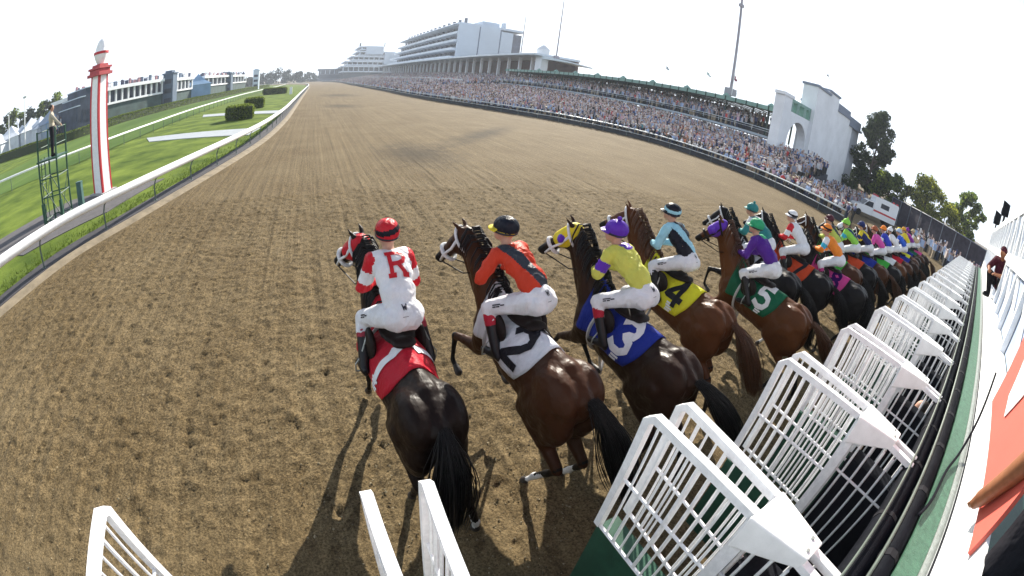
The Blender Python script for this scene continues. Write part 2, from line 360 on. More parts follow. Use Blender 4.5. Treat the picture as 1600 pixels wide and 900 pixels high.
def build_track():
    def ax(lo, hi, step, far_lo, far_hi):
        a = np.arange(lo, hi, step); l = [lo]; s = step
        while l[-1] > far_lo: s *= 1.25; l.append(l[-1]-s)
        r = [a[-1]]; s = step
        while r[-1] < far_hi: s *= 1.25; r.append(r[-1]+s)
        return np.concatenate([np.array(l[1:])[::-1], a, np.array(r[1:])])
    x = ax(-10, 15, .05, -900, 900); y = ax(-.6, 15, .05, -900, 1600); X, Y = np.meshgrid(x, y)
    h = vnoise(X, Y, .055, 1)*.045+vnoise(X, Y, .13, 2)*.026+vnoise(X, Y, .45, 3)*.02+vnoise(X, Y*.04, .16, 12)*.035+vnoise(X, Y, 2.3, 4)*.04
    cl = np.clip(vnoise(X, Y, .11, 5)-.22, 0, 1)*.16
    # trampled, smoother ground just ahead of the gate
    tr = np.clip((3.4+vnoise(X, Y, 1.2, 8)*2.2-Y)/1.2, 0, 1)
    h = h*(1-.5*tr)+cl*(1-.5*tr)+np.clip(vnoise(X, Y, .5, 9)-.1, 0, 1)*.10*tr
    g = np.random.default_rng(3)
    for _ in range(420):
        px, py = g.uniform(-8, 12), .4+g.random()**1.3*9; a = g.normal(0, .5); i0, i1 = np.searchsorted(x, [px-.2, px+.2]); j0, j1 = np.searchsorted(y, [py-.2, py+.2]); dx = X[j0:j1, i0:i1]-px; dy = Y[j0:j1, i0:i1]-py
        rr = np.sqrt(dx**2+(dy*.85)**2); h[j0:j1, i0:i1] += -.030*np.exp(-(rr/.055)**4)+.016*np.exp(-((rr-.09)/.028)**2)*(.5+.5*np.sin(np.arctan2(dy, dx)+a))
    fade = np.clip((X+12)/2, 0, 1)*np.clip((24-X)/8, 0, 1)*np.clip((24-Y)/8, 0, 1)*np.clip((Y+3)/2, 0, 1)
    rx = np.interp(y, [p.y for p in INNER if p.y < 300], [p.x for p in INNER if p.y < 300])[:, None]
    fade *= np.clip((X-rx-.5)/.6, 0, 1)
    Z = h*fade-.01*(1-fade); nx, ny = len(x), len(y); V = np.stack([X, Y, Z], -1).reshape(-1, 3)
    i = np.arange((ny-1)*nx).reshape(ny-1, nx)[:, :-1].ravel(); F = np.stack([i, i+1, i+nx+1, i+nx], 1)
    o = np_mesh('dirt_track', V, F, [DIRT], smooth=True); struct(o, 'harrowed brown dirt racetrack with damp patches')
build_track()
def grass_mat():
    m = mat('grass', (.065, .115, .02), .9, .35, .35, .9, 9, col2=(.17, .225, .04), spec=.05); return m
GRASS = grass_mat(); GRASS2 = mat('turf_course', (.065, .125, .028), .9, .25, .12, .6, 8, col2=(.125, .19, .045), stretch=(1, .15, 1), spec=.05)
inr = [p for p in INNER]
o = ribbon('infield_lawn', inr, (-.92, -1.1, -4, -12, -40, -140, -800), (.03, .09, .10, .10, .08, .06, .05), [GRASS]); struct(o, 'bright green mown infield lawn')
o = ribbon('turf_course', TURF, (-.8, -24), (.125, .11), [GRASS2]); struct(o, 'green turf course beyond the second white rail')
o = ribbon('gutter', inr, (-.93, -.90, -.12, -.10), (.02, .055, .055, -.02), [mat('gutter_asphalt', (.05, .048, .055), .9, .25, 6, .2, 60)]); struct(o, 'dark drainage strip along the inner rail')
o = ribbon('dirt_curb', inr, (-.12, -.02, .14, .32, .5), (.02, .07, .08, .04, -.03), [mat('curb_dirt', (.22, .18, .125), .95, .3, 2.2, .6, 14)]); struct(o, 'pale packed dirt ridge at the track edge')
PAVE = mat('pale_paving', (.34, .37, .40), .8, .1, 1.5, .1, 20)
for nm, P in (('path', [(-17.2,41.9),(-15.3,37.9),(-4.9,33.0),(-4.4,37.2)]), ('path', [(-16.5,64),(-15.5,59.5),(-3.6,52.0),(-3.6,56.5)])):
    mb = MB(); mb.prism(P, .10, .145); o = mb.build(nm, PAVE); struct(o, 'pale paved strip crossing the lawn')
mb = MB(); mb.prism([(-16.2,13.5),(-12.8,19.2),(-7.4,20.2),(-8.6,15.6),(-11.2,12.3)], .09, .125); o = mb.build('path', mat('worn_asphalt', (.10, .095, .10), .9, .2, 3, .2, 30)); struct(o, 'dark worn apron beside the rail under the platform')
def grass_tufts():
    pts = []
    Q = along(inr, .11)
    V = []; F = []
    for p, t in Q:
        if p.y > 42 or p.y < 3: continue
        nrm = Vector((t.y, -t.x, 0))
        for k in range(6 if p.y < 24 else 3):
            d = -.93-abs(random.gauss(0, .5)); c = p+nrm*d+t*random.uniform(-.06, .06); s = random.uniform(.04, .13)*(1.3 if random.random() < .15 else 1)
            for b in range(3):
                a = random.uniform(0, 6.28); wv = Vector((math.cos(a), math.sin(a), 0))*.012; tip = c+Vector((random.uniform(-.06, .06), random.uniform(-.06, .06), .07+s)); o = len(V)
                V += [c-wv+Vector((0,0,.03)), c+wv+Vector((0,0,.03)), tip+wv*.3, tip-wv*.3]; F.append((o, o+1, o+2, o+3))
    o = np_mesh('grass_tufts', V, F, [mat('grass_blades', (.05, .11, .01), .7, .3, 3, col2=(.16, .22, .03), trans=.3)]); tag(o, 'ragged tufts of grass along the inner rail', kind='stuff')
grass_tufts()

def clods():
    rg = np.random.default_rng(11); n = 15000; x = rg.uniform(-9.5, 13, n); y = .3+rg.random(n)**1.5*13; k = x > np.interp(y, [p.y for p in INNER if p.y < 60], [p.x for p in INNER if p.y < 60])+.7; x, y = x[k], y[k]
    m = 5000; x = np.concatenate([x, rg.uniform(-.6, 9, m)]); y = np.concatenate([y, rg.uniform(1.2, 4.6, m)]); n = len(x)
    s = .004+.014*rg.random(n)**4; d = np.array([(1,0,0),(0,1,0),(-1,0,0),(0,-1,0),(0,0,.7),(0,0,-.6)]); V = (d[None]*(s[:, None, None])*(.6+.8*rg.random((n, 6, 1)))+rg.normal(size=(n, 6, 3))*s[:, None, None]*.2)+np.stack([x, y, .012+s*.4], 1)[:, None, :]
    f = np.array([(0,1,4),(1,2,4),(2,3,4),(3,0,4),(1,0,5),(2,1,5),(3,2,5),(0,3,5)]); F = (f[None]+(np.arange(n)*6)[:, None, None]).reshape(-1, 3)
    o = np_mesh('dirt_clods', V.reshape(-1, 3), F, [mat('clod', (.13, .10, .06), .95, .4, 3, col2=(.30, .25, .16), island=True, spec=.1)]); tag(o, 'small loose clods of dirt scattered over the track', kind='stuff')
clods()
# ---------------------------------------------------------------- rails
def white_rail(label, Q, h, r, post_step, group, pm, lean=-.28, maxy=1e9, posts=95):
    t = thing('running_rail', label, 'rail', (Q[len(Q)//3].x, Q[len(Q)//3].y, 0), group=group); inv = Vector(t.location)
    mb = MB(); P = [p+Vector((0, 0, h))-inv for p in Q if p.y <= maxy]
    mb.tube(P, r, 10); mb.build('rail_cap', WHITE, t, smooth=True)
    k = 0
    for p, d in along(Q, post_step, .4):
        if p.y > maxy or k >= posts: break
        nrm = Vector((d.y, -d.x, 0)); b = p+nrm*lean-inv; m = MB(); tp = p+Vector((0,0,h-r*.6))-inv
        m.tube([b+Vector((0,0,-.02)), b+Vector((0,0,.62)), b+(tp-b)*.35+Vector((0,0,.5)), tp], [.03, .03, .027, .025], 7)
        m.box(b+Vector((0,0,.035)), (.14, .14, .05), 0)
        m.build('post', pm, t, smooth=False); k += 1
    return t
GP = mat('weathered_post', (.09, .12, .11), .6, .3, 12)
white_rail('thick white running rail curving along the inside of the dirt track', offset(INNER, -.05), 1.1, .15, 3.05, None, GP)
white_rail('long white rail between the lawn and the turf course', TURF, 1.15, .10, 3.6, None, GP, lean=-.05)
t = thing('running_rail', 'pale outer rail with dark boards in front of the packed crowd', 'rail', (OUTER[20].x, OUTER[20].y, 0)); inv = Vector(t.location)
QO = offset(OUTER, .0); mb = MB(); mb.tube([p+Vector((0,0,1.12))-inv for p in QO if p.y > 11], .07, 8); mb.build('rail_cap', mat('pale_rail', (.5, .56, .6), .4, .1, 4), t, smooth=True)
mb = MB(); mb.tube([p+Vector((0,0,.62))-inv for p in QO if p.y > 11], .04, 6); mb.build('lower_rail', mat('pale_rail', (.5, .56, .6)), t, smooth=True)
QB = [p for p in offset(OUTER, .22) if p.y > 11]
rb = ribbon('kick_board', QB, (0, .03, .03, 0), (.02, .02, .5, .5), [mat('dark_board', (.02, .025, .035), .6, .3, .6)], None); rb.parent = t; rb.location = -inv
for i, (p, d) in enumerate(along([q for q in QO if q.y > 11], 3.2)):
    if i >= 95: break
    m = MB(); m.tube([p-inv, p+Vector((0,0,1.1))-inv], .04, 6); m.build('post', GP, t)

# ---------------------------------------------------------------- foliage
LEAF_D = mat('leaf_dark', (.018, .034, .014), .6, .3, .8, col2=(.05, .075, .02), trans=.25, spec=.04, island=True)
LEAF_M = mat('leaf_mid', (.04, .07, .014), .6, .3, .8, col2=(.24, .31, .05), trans=.6, spec=.04, island=True)
LEAF_O = mat('leaf_olive', (.10, .12, .018), .6, .3, .6, col2=(.42, .44, .06), trans=.6, spec=.04, island=True)
LEAF_H = mat('leaf_hedge', (.07, .11, .02), .6, .3, .8, col2=(.20, .26, .04), trans=.35, spec=.04, island=True)
LEAF_F = mat('leaf_far', (.035, .05, .035), .8, .3, .3, col2=(.07, .09, .06), spec=.04, island=True)
BARK = mat('bark', (.07, .05, .04), .9, .3, 8, .4, 30)
def leaves(cents, rads, n, size, rg, flat=.8):
    k = len(cents); idx = rg.integers(0, k, n); c = np.array(cents)[idx]; r = np.array(rads)[idx][:, None]
    d = rg.normal(size=(n, 3)); d /= np.linalg.norm(d, axis=1)[:, None]; rr = rg.random(n)[:, None]**.45
    P = c+d*rr*r*np.array([1, 1, flat]); a = rg.normal(size=(n, 3)); a /= np.linalg.norm(a, axis=1)[:, None]; b = np.cross(a, rg.normal(size=(n, 3))); b /= np.linalg.norm(b, axis=1)[:, None]
    s = (size*(.6+.8*rg.random(n)))[:, None]; V = np.stack([P-a*s, P-b*s*.55, P+a*s, P+b*s*.55], 1).reshape(-1, 3); return V, np.arange(n*4).reshape(n, 4)
def tree(label, x, y, h, wd, lm, n=5000, leaf=.22, group=None, seed=1, trunk=.22, sparse=False, clumps=26, name='tree', low=.22):
    rg = np.random.default_rng(seed); t = thing(name, label, 'tree', (x, y, 0), group=group); mb = MB(); cs = []; rs = []
    bend = rg.normal(size=2)*.04*h; tr = [Vector((bend[0]*(q**2), bend[1]*(q**2), h*q*.9)) for q in np.linspace(0, 1, 7)]
    mb.tube(tr, [trunk*(1-.85*q) for q in np.linspace(0, 1, 7)], 8)
    for i in range(clumps):
        q = low+(1-low)*(i+.5)/clumps; a = rg.random()*6.28; env = (math.sin(math.pi*min(1, (q-low)/(1-low)*.86+.1))**.6 if not sparse else (1.08-q)**.5*1.05)
        L = wd*env*(.45+.6*rg.random()); k = min(6, int(q*6)); base = tr[0].lerp(tr[-1], max(.1, q*.8-.02))
        tip = Vector((base.x+math.cos(a)*L, base.y+math.sin(a)*L, h*(q*(.97 if not sparse else 1))))
        mb.tube([base, base.lerp(tip, .5)+Vector((0,0,-.04*h*(not sparse))), tip], [trunk*.35*(1.2-q), trunk*.2*(1.2-q), .02], 5)
        cs.append(tuple(tip)); rs.append(wd*(.30 if not sparse else .2)*(.7+.7*rg.random()))
        if sparse or rg.random() < .5: cs.append(tuple(base.lerp(tip, .62))); rs.append(wd*(.22 if not sparse else .15)*(.8+.5*rg.random()))
    mb.build('trunk', BARK, t, smooth=True); V, F = leaves(cs, rs, n, leaf, rg); np_mesh('crown', V, F, [lm], parent=t)
    return t
def hedge_line(Q, wd, h, leaf, per_m, label, maxy):
    rg = np.random.default_rng(5); pts = along(Q, 1.0); P = []
    mb = MB(); q = [p for p, d in pts if p.y < maxy]; core = ribbon('hedge', q, (-wd*.4, -wd*.36, wd*.36, wd*.4), (.05, h*.85, h*.85, .05), [mat('hedge_core', (.03, .045, .012), .9, .2, 2)])
    n = int(len(q)*per_m); i = rg.integers(0, len(q), n); c = np.array([list(v) for v in q])[i]; u = rg.random(n); side = rg.random(n)
    off = np.where(side < .4, -wd*.45, np.where(side < .55, wd*.45, (rg.random(n)-.5)*wd)); z = np.where(side < .55, u*h, h*.88+rg.random(n)*h*.14*(1+vnoise(c[:, 0], c[:, 1], 3, 3)))
    P = c+np.stack([off+rg.normal(size=n)*.05, rg.random(n)*1.0, z], 1); a = rg.normal(size=(n, 3)); a /= np.linalg.norm(a, axis=1)[:, None]; b = np.cross(a, rg.normal(size=(n, 3))); b /= np.linalg.norm(b, axis=1)[:, None]
    V = np.stack([P-a*leaf, P-b*leaf*.6, P+a*leaf, P+b*leaf*.6], 1).reshape(-1, 3); fo = np_mesh('foliage', V, np.arange(n*4).reshape(n, 4), [LEAF_H], parent=core)
    tag(core, label, 'hedge'); return core
hedge_line(HEDGE, 1.6, 1.7, .16, 170, 'long clipped green hedge behind the turf course', 300)
def box_bush(x, y, lx, ly, h, label, ang):
    rg = np.random.default_rng(int(abs(x)*10)); t = thing('hedge_bush', label, 'bush', (x, y, .08), (0, 0, ang), group='clipped box bushes on the lawn'); core = MB()
    core.box((0, 0, h*.46), (lx*.9, ly*.9, h*.9)); core.build('core', mat('hedge_core', (.02, .03, .01)), t)
    n = int(5200*lx*ly/6); f = rg.integers(0, 5, n); u = rg.random((n, 3))-.5; u[f == 0, 0] = -.5; u[f == 1, 0] = .5; u[f == 2, 1] = -.5; u[f == 3, 1] = .5; u[f == 4, 2] = .5
    l = np.linalg.norm(u*np.array([1, 1, .8]), axis=1); u *= (np.minimum(1, .57/l))[:, None]
    P = u*np.array([lx, ly, h])+np.array([0, 0, h/2])+rg.normal(size=(n, 3))*.06; a = rg.normal(size=(n, 3)); a /= np.linalg.norm(a, axis=1)[:, None]; b = np.cross(a, rg.normal(size=(n, 3))); b /= np.linalg.norm(b, axis=1)[:, None]
    V = np.stack([P-a*.07, P-b*.045, P+a*.07, P+b*.045], 1).reshape(-1, 3); np_mesh('foliage', V, np.arange(n*4).reshape(n, 4), [LEAF_M], parent=t)
box_bush(-8.2, 48.5, 3.1, 2.4, 1.55, 'nearest clipped boxy bush beside the pale paved strip', .2)
box_bush(-9.0, 67.0, 3.0, 2.8, 1.6, 'clipped boxy bush just behind the nearest bush', .1)
box_bush(-11.2, 128.0, 7.0, 4.0, 1.9, 'farthest low clipped bush near the bend of the rail', 0)

# ---------------------------------------------------------------- striped post
def striped_post():
    t = thing('striped_pole', 'tall square white post with red corner stripes and a vase-shaped finial', 'post', (-10.75, 19.4, .08), (0, 0, R(-18)))
    W2, H2 = .37, 5.45; mb = MB(); mb.hexa([(-W2,-W2,.0),(W2,-W2,.0),(W2,W2,.0),(-W2,W2,.0),(-W2*.86,-W2*.86,H2),(W2*.86,-W2*.86,H2),(W2*.86,W2*.86,H2),(-W2*.86,W2*.86,H2)]); mb.build('shaft', WHITE, t)
    mb = MB()
    for sx in (-1, 1):
        for sy in (-1, 1):
            a = W2+.006; b = W2*.86+.006; s = .11
            mb.hexa([(sx*(a-s),sy*(a-s),.0),(sx*a,sy*(a-s),.0),(sx*a,sy*a,.0),(sx*(a-s),sy*a,.0),(sx*(b-s),sy*(b-s),H2),(sx*b,sy*(b-s),H2),(sx*b,sy*b,H2),(sx*(b-s),sy*b,H2)])
    mb.build('corner_stripe', RED, t)
    mb = MB(); mb.box((0,0,H2+.07), (.98,.98,.14)); mb.box((0,0,H2+.22), (.8,.8,.16)); mb.box((0,0,H2+.36), (.92,.92,.10)); mb.box((0,0,H2+.47),(.62,.62,.12)); mb.build('capital', mat('capital_red', (.42, .06, .07), .5, .2, 5), t)
    mb = MB(); mb.lathe([(.17,0),(.2,.06),(.25,.14),(.33,.32),(.39,.48),(.39,.58),(.34,.64),(.32,.76),(.27,.92),(.24,1.03),(.18,1.12),(.08,1.19),(.02,1.21)], (0,0,H2+.53), 20); mb.build('finial', WHITE, t, smooth=True)
    mb = MB(); mb.lathe([(.41,0),(.41,.12)], (0,0,H2+1.0), 20); mb.build('finial_band', RED, t)
    mb = MB(); mb.box((0,0,.05),(1.1,1.1,.14)); mb.build('plinth', CONC, t)
striped_post()

# ---------------------------------------------------------------- spotter's platform and the man on it
def platform():
    x, y = -11.3, 15.6; t = thing('lookout_platform', 'dark green steel scaffold platform with ladder beside the striped post', 'platform', (x, y, .08), (0, 0, R(8)))
    for sx in (-1, 1):
        for sy in (-1, 1):
            mb = MB(); mb.tube([(sx*.5, sy*.55, 0), (sx*.5, sy*.55, 3.75)], .045, 8); mb.build('leg', GREEN, t)
    mb = MB(); mb.box((0,0,2.6), (1.15,1.25,.07)); mb.build('deck', GREEN, t)
    mb = MB()
    for z in (.3, 1.2, 1.9):
        for s in (-1, 1): mb.tube([(s*.5,-.55,z),(s*.5,.55,z)], .025, 6); mb.tube([(-.5,s*.55,z),(.5,s*.55,z)], .025, 6)
    for s in (-1, 1): mb.tube([(s*.5,-.55,.3),(s*.5,.55,1.9)], .02, 6); mb.tube([(-.5,s*.55,1.9),(.5,s*.55,.3)], .02, 6)
    mb.build('brace', GREEN, t)
    for z in (3.1, 3.7):
        mb = MB()
        for s in (-1, 1): mb.tube([(s*.5,-.55,z),(s*.5,.55,z)], .022, 6)
        mb.tube([(-.5,.55,z),(.5,.55,z)], .022, 6); mb.build('guard_rail', GREEN, t)
    mb = MB()
    for s in (-.18, .18): mb.tube([(-.62,s,0),(-.56,s,2.7)], .022, 6)
    for k in range(9): mb.tube([(-.62+.006*k,-.18,.3+k*.28),(-.62+.006*k,.18,.3+k*.28)], .014, 6)
    mb.build('ladder', GREEN, t)
    for sx in (-1, 1):
        mb = MB(); mb.box((sx*.5, -.55, .5), (.13, .13, 1.0)); mb.build('leg_sleeve', GREEN, t)
platform()
mb = MB(); mb.box((0,0,.55),(.28,.2,1.1)); mb.box((0,0,1.13),(.3,.22,.06)); o = mb.build('utility_box', mat('box_green', (.06,.13,.12), .5, .2, 6)); o.location = (-10.9, 17.2, .08); tag(o, 'small green utility pedestal between the platform and the striped post', 'utility box')
KHAKI = cloth('khaki', (.42, .38, .30)); TROU = cloth('dark_trousers', (.015, .015, .022)); HAIRD = mat('hair_dark', (.03, .02, .015), .6, .3, 60)
def standing(name, label, cat, loc, rz, shirt, trous, cap=None, arms=((.26,.1,1.2,.2,.34,1.08),(-.26,.05,1.18,-.27,.08,.92)), voxel=.02, group=None, bare=False, sk=None):
    t = thing(name, label, cat, loc, (0,0,rz), group=group); S = []; P = []; Bd = []
    tor = [E((0,.0,1.30), (.185,.12,.24)), C((-.16,0,1.42),.065,(.16,0,1.42),.065), E((0,0,1.06), (.155,.11,.14))]
    ar = []
    hands = []
    for s, a in zip((1, -1), arms):
        e = Vector(a[:3]); h = Vector(a[3:]); ar += [C((s*.2,0,1.42),.06,e,.047), C(e,.045,h,.032)]
        d = (h-e).normalized(); hands += [E(h+d*.04, (.035,.04,.045))]
        for f in range(4): hands.append(C(h+d*.06+Vector(((f-1.5)*.018,0,0)), .0095, h+d*(.11-.008*abs(f-1.5))+Vector(((f-1.5)*.02,.02,-.02)), .008))
        hands.append(C(h+d*.02+Vector((s*-.03,0,0)), .011, h+d*.07+Vector((s*-.055,.02,0)), .009))
    legs = [C((s*.09,0,.96),.095,(s*.1,.02,.52),.062) for s in (-1,1)]+[C((s*.1,.02,.52),.06,(s*.1,-.01,.1),.045) for s in (-1,1)]
    feet = [C((s*.1,-.03,.05),.045,(s*.12,.16,.035),.035) for s in (-1,1)]
    head = [C((0,0,1.46),.052,(0,.01,1.58),.05), E((0,.015,1.66),(.078,.098,.115)), E((0,.105,1.645),(.012,.018,.02)), E((.08,.01,1.655),(.012,.02,.03)), E((-.08,.01,1.655),(.012,.02,.03)), E((0,.05,1.59),(.045,.045,.035))]
    organic('body', tor+(fat(ar, .013) if bare else ar)+legs+feet+head+hands, .014, 3, [sk or SKIN], parent=t)
    organic('shirt', fat(tor+(ar[0::2] if bare else ar), .013), voxel, 3, [shirt], parent=t)
    organic('trousers', fat(legs+[E((0,0,.98), (.155,.12,.12))], .014), voxel, 3, [trous], parent=t)
    for q in (0, 1): organic('shoe', fat(feet[q:q+1], .012), voxel, 2, [LEATHER], parent=t)
    if cap: organic('cap', [E((0,.0,1.70),(.092,.108,.085)), C((-.03,.1,1.7),.02,(.03,.14,1.69),.02)], .016, 2, [cap], parent=t)
    else: organic('hair', [E((0,-.015,1.69),(.088,.1,.095))], .016, 2, [HAIRD], parent=t)
    return t
_m = standing('person', 'man in khaki shirt and dark trousers standing on the green platform', 'man', (-11.3, 15.65, 2.72), R(-60), KHAKI, TROU, None, arms=((.3,.2,1.22,.42,.42,1.02),(-.26,.0,1.18,-.25,.14,.96)))
_m.scale = (1.1, 1.1, 1.12)
# ---------------------------------------------------------------- grandstands
def seat_rows(name, x0, x1, z0, z1, y0, y1, n, m, parent):
    mb = MB(); dx = (x1-x0)/n; dz = (z1-z0)/n; P = []
    for i in range(n): P += [(x0+dx*i, z0+dz*i), (x0+dx*(i+1), z0+dz*i)] if i == 0 else [(x0+dx*i, z0+dz*i), (x0+dx*(i+1), z0+dz*i)]
    P += [(x1, z0-1.0), (x0, z0-1.0)]; mb.prism(P, y0, y1, 'y'); return mb.build(name, m, parent)
def front_stand():
    t = thing('grandstand', 'two-tier open grandstand with green roof and a white end wall', 'grandstand', (58, 74, 0)); o3 = Vector((58, 74, 0))
    def W(mb, nm, m): 
        mb.v = [tuple(Vector(v)-o3) for v in mb.v]; return mb.build(nm, m, t)
    # lower terrace ruled from the outer rail up to x = 53
    ys = np.arange(22, 119, 3.0); n = 12; mb = MB()
    for a, b in zip(ys, ys[1:]):
        for i in range(n):
            def P(y, k, z): xr = xat(OUTER, y)+.9; return (xr+(53-xr)*k/n, y, z)
            z = .05+3.0*i/n; mb.hexa([P(a,i,-.5),P(a,i+1,-.5),P(b,i+1,-.5),P(b,i,-.5),P(a,i,z),P(a,i+1,z),P(b,i+1,z),P(b,i,z)])
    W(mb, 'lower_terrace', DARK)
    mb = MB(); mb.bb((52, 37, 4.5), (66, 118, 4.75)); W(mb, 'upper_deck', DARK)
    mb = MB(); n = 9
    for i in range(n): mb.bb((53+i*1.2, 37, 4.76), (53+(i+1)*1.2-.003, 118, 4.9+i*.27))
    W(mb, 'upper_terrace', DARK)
    mb = MB(); mb.bb((51.85, 31, 4.52), (52, 118, 4.82)); W(mb, 'balcony_front', mat('balcony_grey', (.36, .42, .48), .6, .15, .4))
    mb = MB(); mb.tube([(51.9, 31, 5.75), (51.9, 118, 5.75)], .05, 6); mb.tube([(51.9, 31, 5.45), (51.9, 118, 5.45)], .03, 6)
    for k in range(29): mb.tube([(51.9, 31.5+k*3.05, 5.1), (51.9, 31.5+k*3.05, 5.75)], .035, 5)
    W(mb, 'guard_rail', mat('pale_rail', (.5, .56, .6)))
    mb = MB(); mb.hexa([(54,31,8.75),(67,31,9.4),(67,120,9.4),(54,120,8.75),(54,31,9.05),(67,31,9.8),(67,120,9.8),(54,120,9.05)]); mb.bb((53.9,31,8.55),(54.0,120,9.15)); W(mb, 'roof', GREENL)
    mb = MB()
    for k in range(45): mb.bb((53.84, 31.5+k*2, 8.5), (53.895, 31.7+k*2, 9.2))
    for k in range(45): mb.bb((54.0, 31.5+k*2, 8.55), (66, 31.62+k*2, 8.72))
    W(mb, 'roof_rib', GREEND)
    for k in range(11):
        y = 35+k*8.2
        for x, z0, z1 in ((56.5, 4.8, 8.8), (64.5, 4.8, 9.3)):
            mb = MB(); mb.bb((x, y, z0), (x+.25, y+.25, z1)); W(mb, 'column', GREEND)
    for k in range(8):
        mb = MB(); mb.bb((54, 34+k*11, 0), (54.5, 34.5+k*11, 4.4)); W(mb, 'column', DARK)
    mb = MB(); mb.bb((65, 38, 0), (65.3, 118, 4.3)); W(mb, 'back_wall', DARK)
    # little lanterns along the roof ridge
    for k in range(9):
        mb = MB(); y = 36+k*9; mb.box((58.5, y, 9.35), (.8, .8, .55)); mb.lathe([(.75,0),(.1,.5)], (58.5, y, 9.62), 4); W(mb, 'roof_vent', GREENL)
    # end wall: arch bay and stepped pylon wall
    y0, y1 = 29.6, 31.0; mb = MB()
    mb.bb((50.9, y0-.15, 0), (53.1, y1, 10.9)); mb.bb((50.6, y0-.3, 10.92), (53.4, y1, 11.35)); W(mb, 'arch_pillar', WALLW)
    mb = MB(); cx, hw, sp = 56.5, 2.9, 5.3; N = 14
    arc = [(cx-hw*math.cos(math.pi*i/N), sp+hw*math.sin(math.pi*i/N)) for i in range(N+1)]
    top = 9.2
    for (a, b) in zip(arc, arc[1:]):
        mb.hexa([(a[0],y0,a[1]),(b[0],y0,b[1]),(b[0],y1,b[1]),(a[0],y1,a[1]),(a[0],y0,top),(b[0],y0,top),(b[0],y1,top),(a[0],y1,top)])
    mb.bb((53.1, y0, 0), (cx-hw, y1, top)); mb.bb((cx+hw, y0, 0), (60, y1, top)); mb.bb((cx-hw, y0, 0), (cx+hw, y1, 2.6)); W(mb, 'arch_wall', WALLW)
    mb = MB()
    for x in (53.1, 55.0, 57.3, 59.2): mb.bb((x, y0, top+.003), (x+.8, y1, 10.6))
    mb.bb((53.1, y0, 10.6), (60, y1, 11.0)); W(mb, 'clerestory', GREENL)
    mb = MB(); mb.bb((59.7, y0-.6, 0), (64.6, y1+.6, 14.6)); W(mb, 'pylon', WALLW)
    mb = MB(); mb.bb((64.6, y0-.3, 0), (69.4, y1+.6, 15.3)); W(mb, 'pylon', WALLW)
    mb = MB(); mb.bb((59.5, y0-.8, 14.6), (64.8, y1+.8, 14.95)); mb.bb((64.85, y0-.5, 15.3), (69.6, y1+.8, 15.65)); mb.bb((69.45, y0-.45, 13.2), (76.3, y1+6, 13.6)); mb.bb((76.35,y0-.3,12.2),(84,y1+6,12.6)); W(mb, 'coping', GREYW)
    mb = MB(); mb.bb((69.4, y0-.2, 0), (76.2, y1, 13.2)); W(mb, 'end_wall', WALLW)
    mb = MB(); mb.bb((76.2, y0, 0), (78.6, y1, 12.2)); W(mb, 'end_wall', WALLW)
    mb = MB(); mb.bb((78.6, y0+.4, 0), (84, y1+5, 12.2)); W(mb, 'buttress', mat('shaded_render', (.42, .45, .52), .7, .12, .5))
    mb = MB(); mb.bb((69.6, y0-.25, 13.62), (76, y1+4, 14.6)); mb.bb((76.6,y0,12.62),(83.6,y1+4,14.0)); W(mb, 'parapet', GREYW)
    return t
front_stand()
def flag(x, y, z, pole, L, H, mats, label, ang, grp='flags flying above the grandstand roof'):
    t = thing('flag', label, 'flag', (x, y, z), (0,0,ang), group=grp); mb = MB(); mb.tube([(0,0,0),(0,0,pole)], .035, 6); mb.lathe([(.05,0),(.08,.06),(.02,.14)], (0,0,pole), 8); mb.build('flag_pole', WHITE, t)
    n = 10; mb = MB()
    for i in range(n):
        for j in range(6):
            def P(a, b): u = a/n; return (.05+u*L, .12*math.sin(u*9+b)*u*L, pole-.05-(b/6)*H-.25*u*L)
            mb.add([P(i,j), P(i+1,j), P(i+1,j+1), P(i,j+1)], [(0,1,2,3)], 1 if (j % 2) else 0)
    f = mb.build('cloth', mats, t, fix=False); return t
FLB = mat('flag_navy', (.03, .04, .09), .8, .1, 3); FLW = mat('flag_white', (.7, .72, .75), .8, .1, 3); FLR = mat('flag_red', (.4, .06, .06), .8, .1, 3)
flag(66.6, 30.6, 15.65, 3.9, 3.4, 1.0, [FLB, FLW], 'long dark striped flag on a thin pole above the white pylon', .5)
flag(58.5, 44, 9.9, 3.6, 1.7, .8, [FLB, FLR], 'small dark flag above the green roof nearest the white wall', .4)
flag(58.5, 50, 9.9, 3.4, 1.8, .5, [GREENL, FLW], 'small pale flag second from the white wall', .3)
flag(58.5, 60, 9.9, 3.4, 1.4, .6, [FLB, FLW], 'small flag third from the white wall above the green roof', .4)
def mast(x, y, z0, z1, r, label, box):
    t = thing('mast', label, 'mast', (x, y, z0), group='tall thin masts above the stands'); mb = MB(); mb.tube([(0,0,0),(0,0,z1-z0)], [r, r*.5], 8); mb.build('pole', mat('mast_grey', (.3, .28, .32), .5, .2, .5), t)
    for zz, s in box:
        mb = MB(); mb.box((0,.0,zz), (s*1.6, s, s)); mb.box((s*.9,0,zz-.1),(s*.5,s*.6,s*.5)); mb.build('camera_box', mat('mast_grey', (.3,.28,.32)), t)
mast(60.3, 45.7, 9.6, 44, .28, 'tallest thin mast rising from the green roof near the white wall', ((1.0, 1.2), (17.0, .55)))
mast(70, 119.5, 14.8, 36, .26, 'thin mast beside the pale pier of the large canopy', ((.6, .9),))
mast(66, 136, 15, 30, .24, 'shorter thin mast on the large canopy roof', ((.5, .8),))

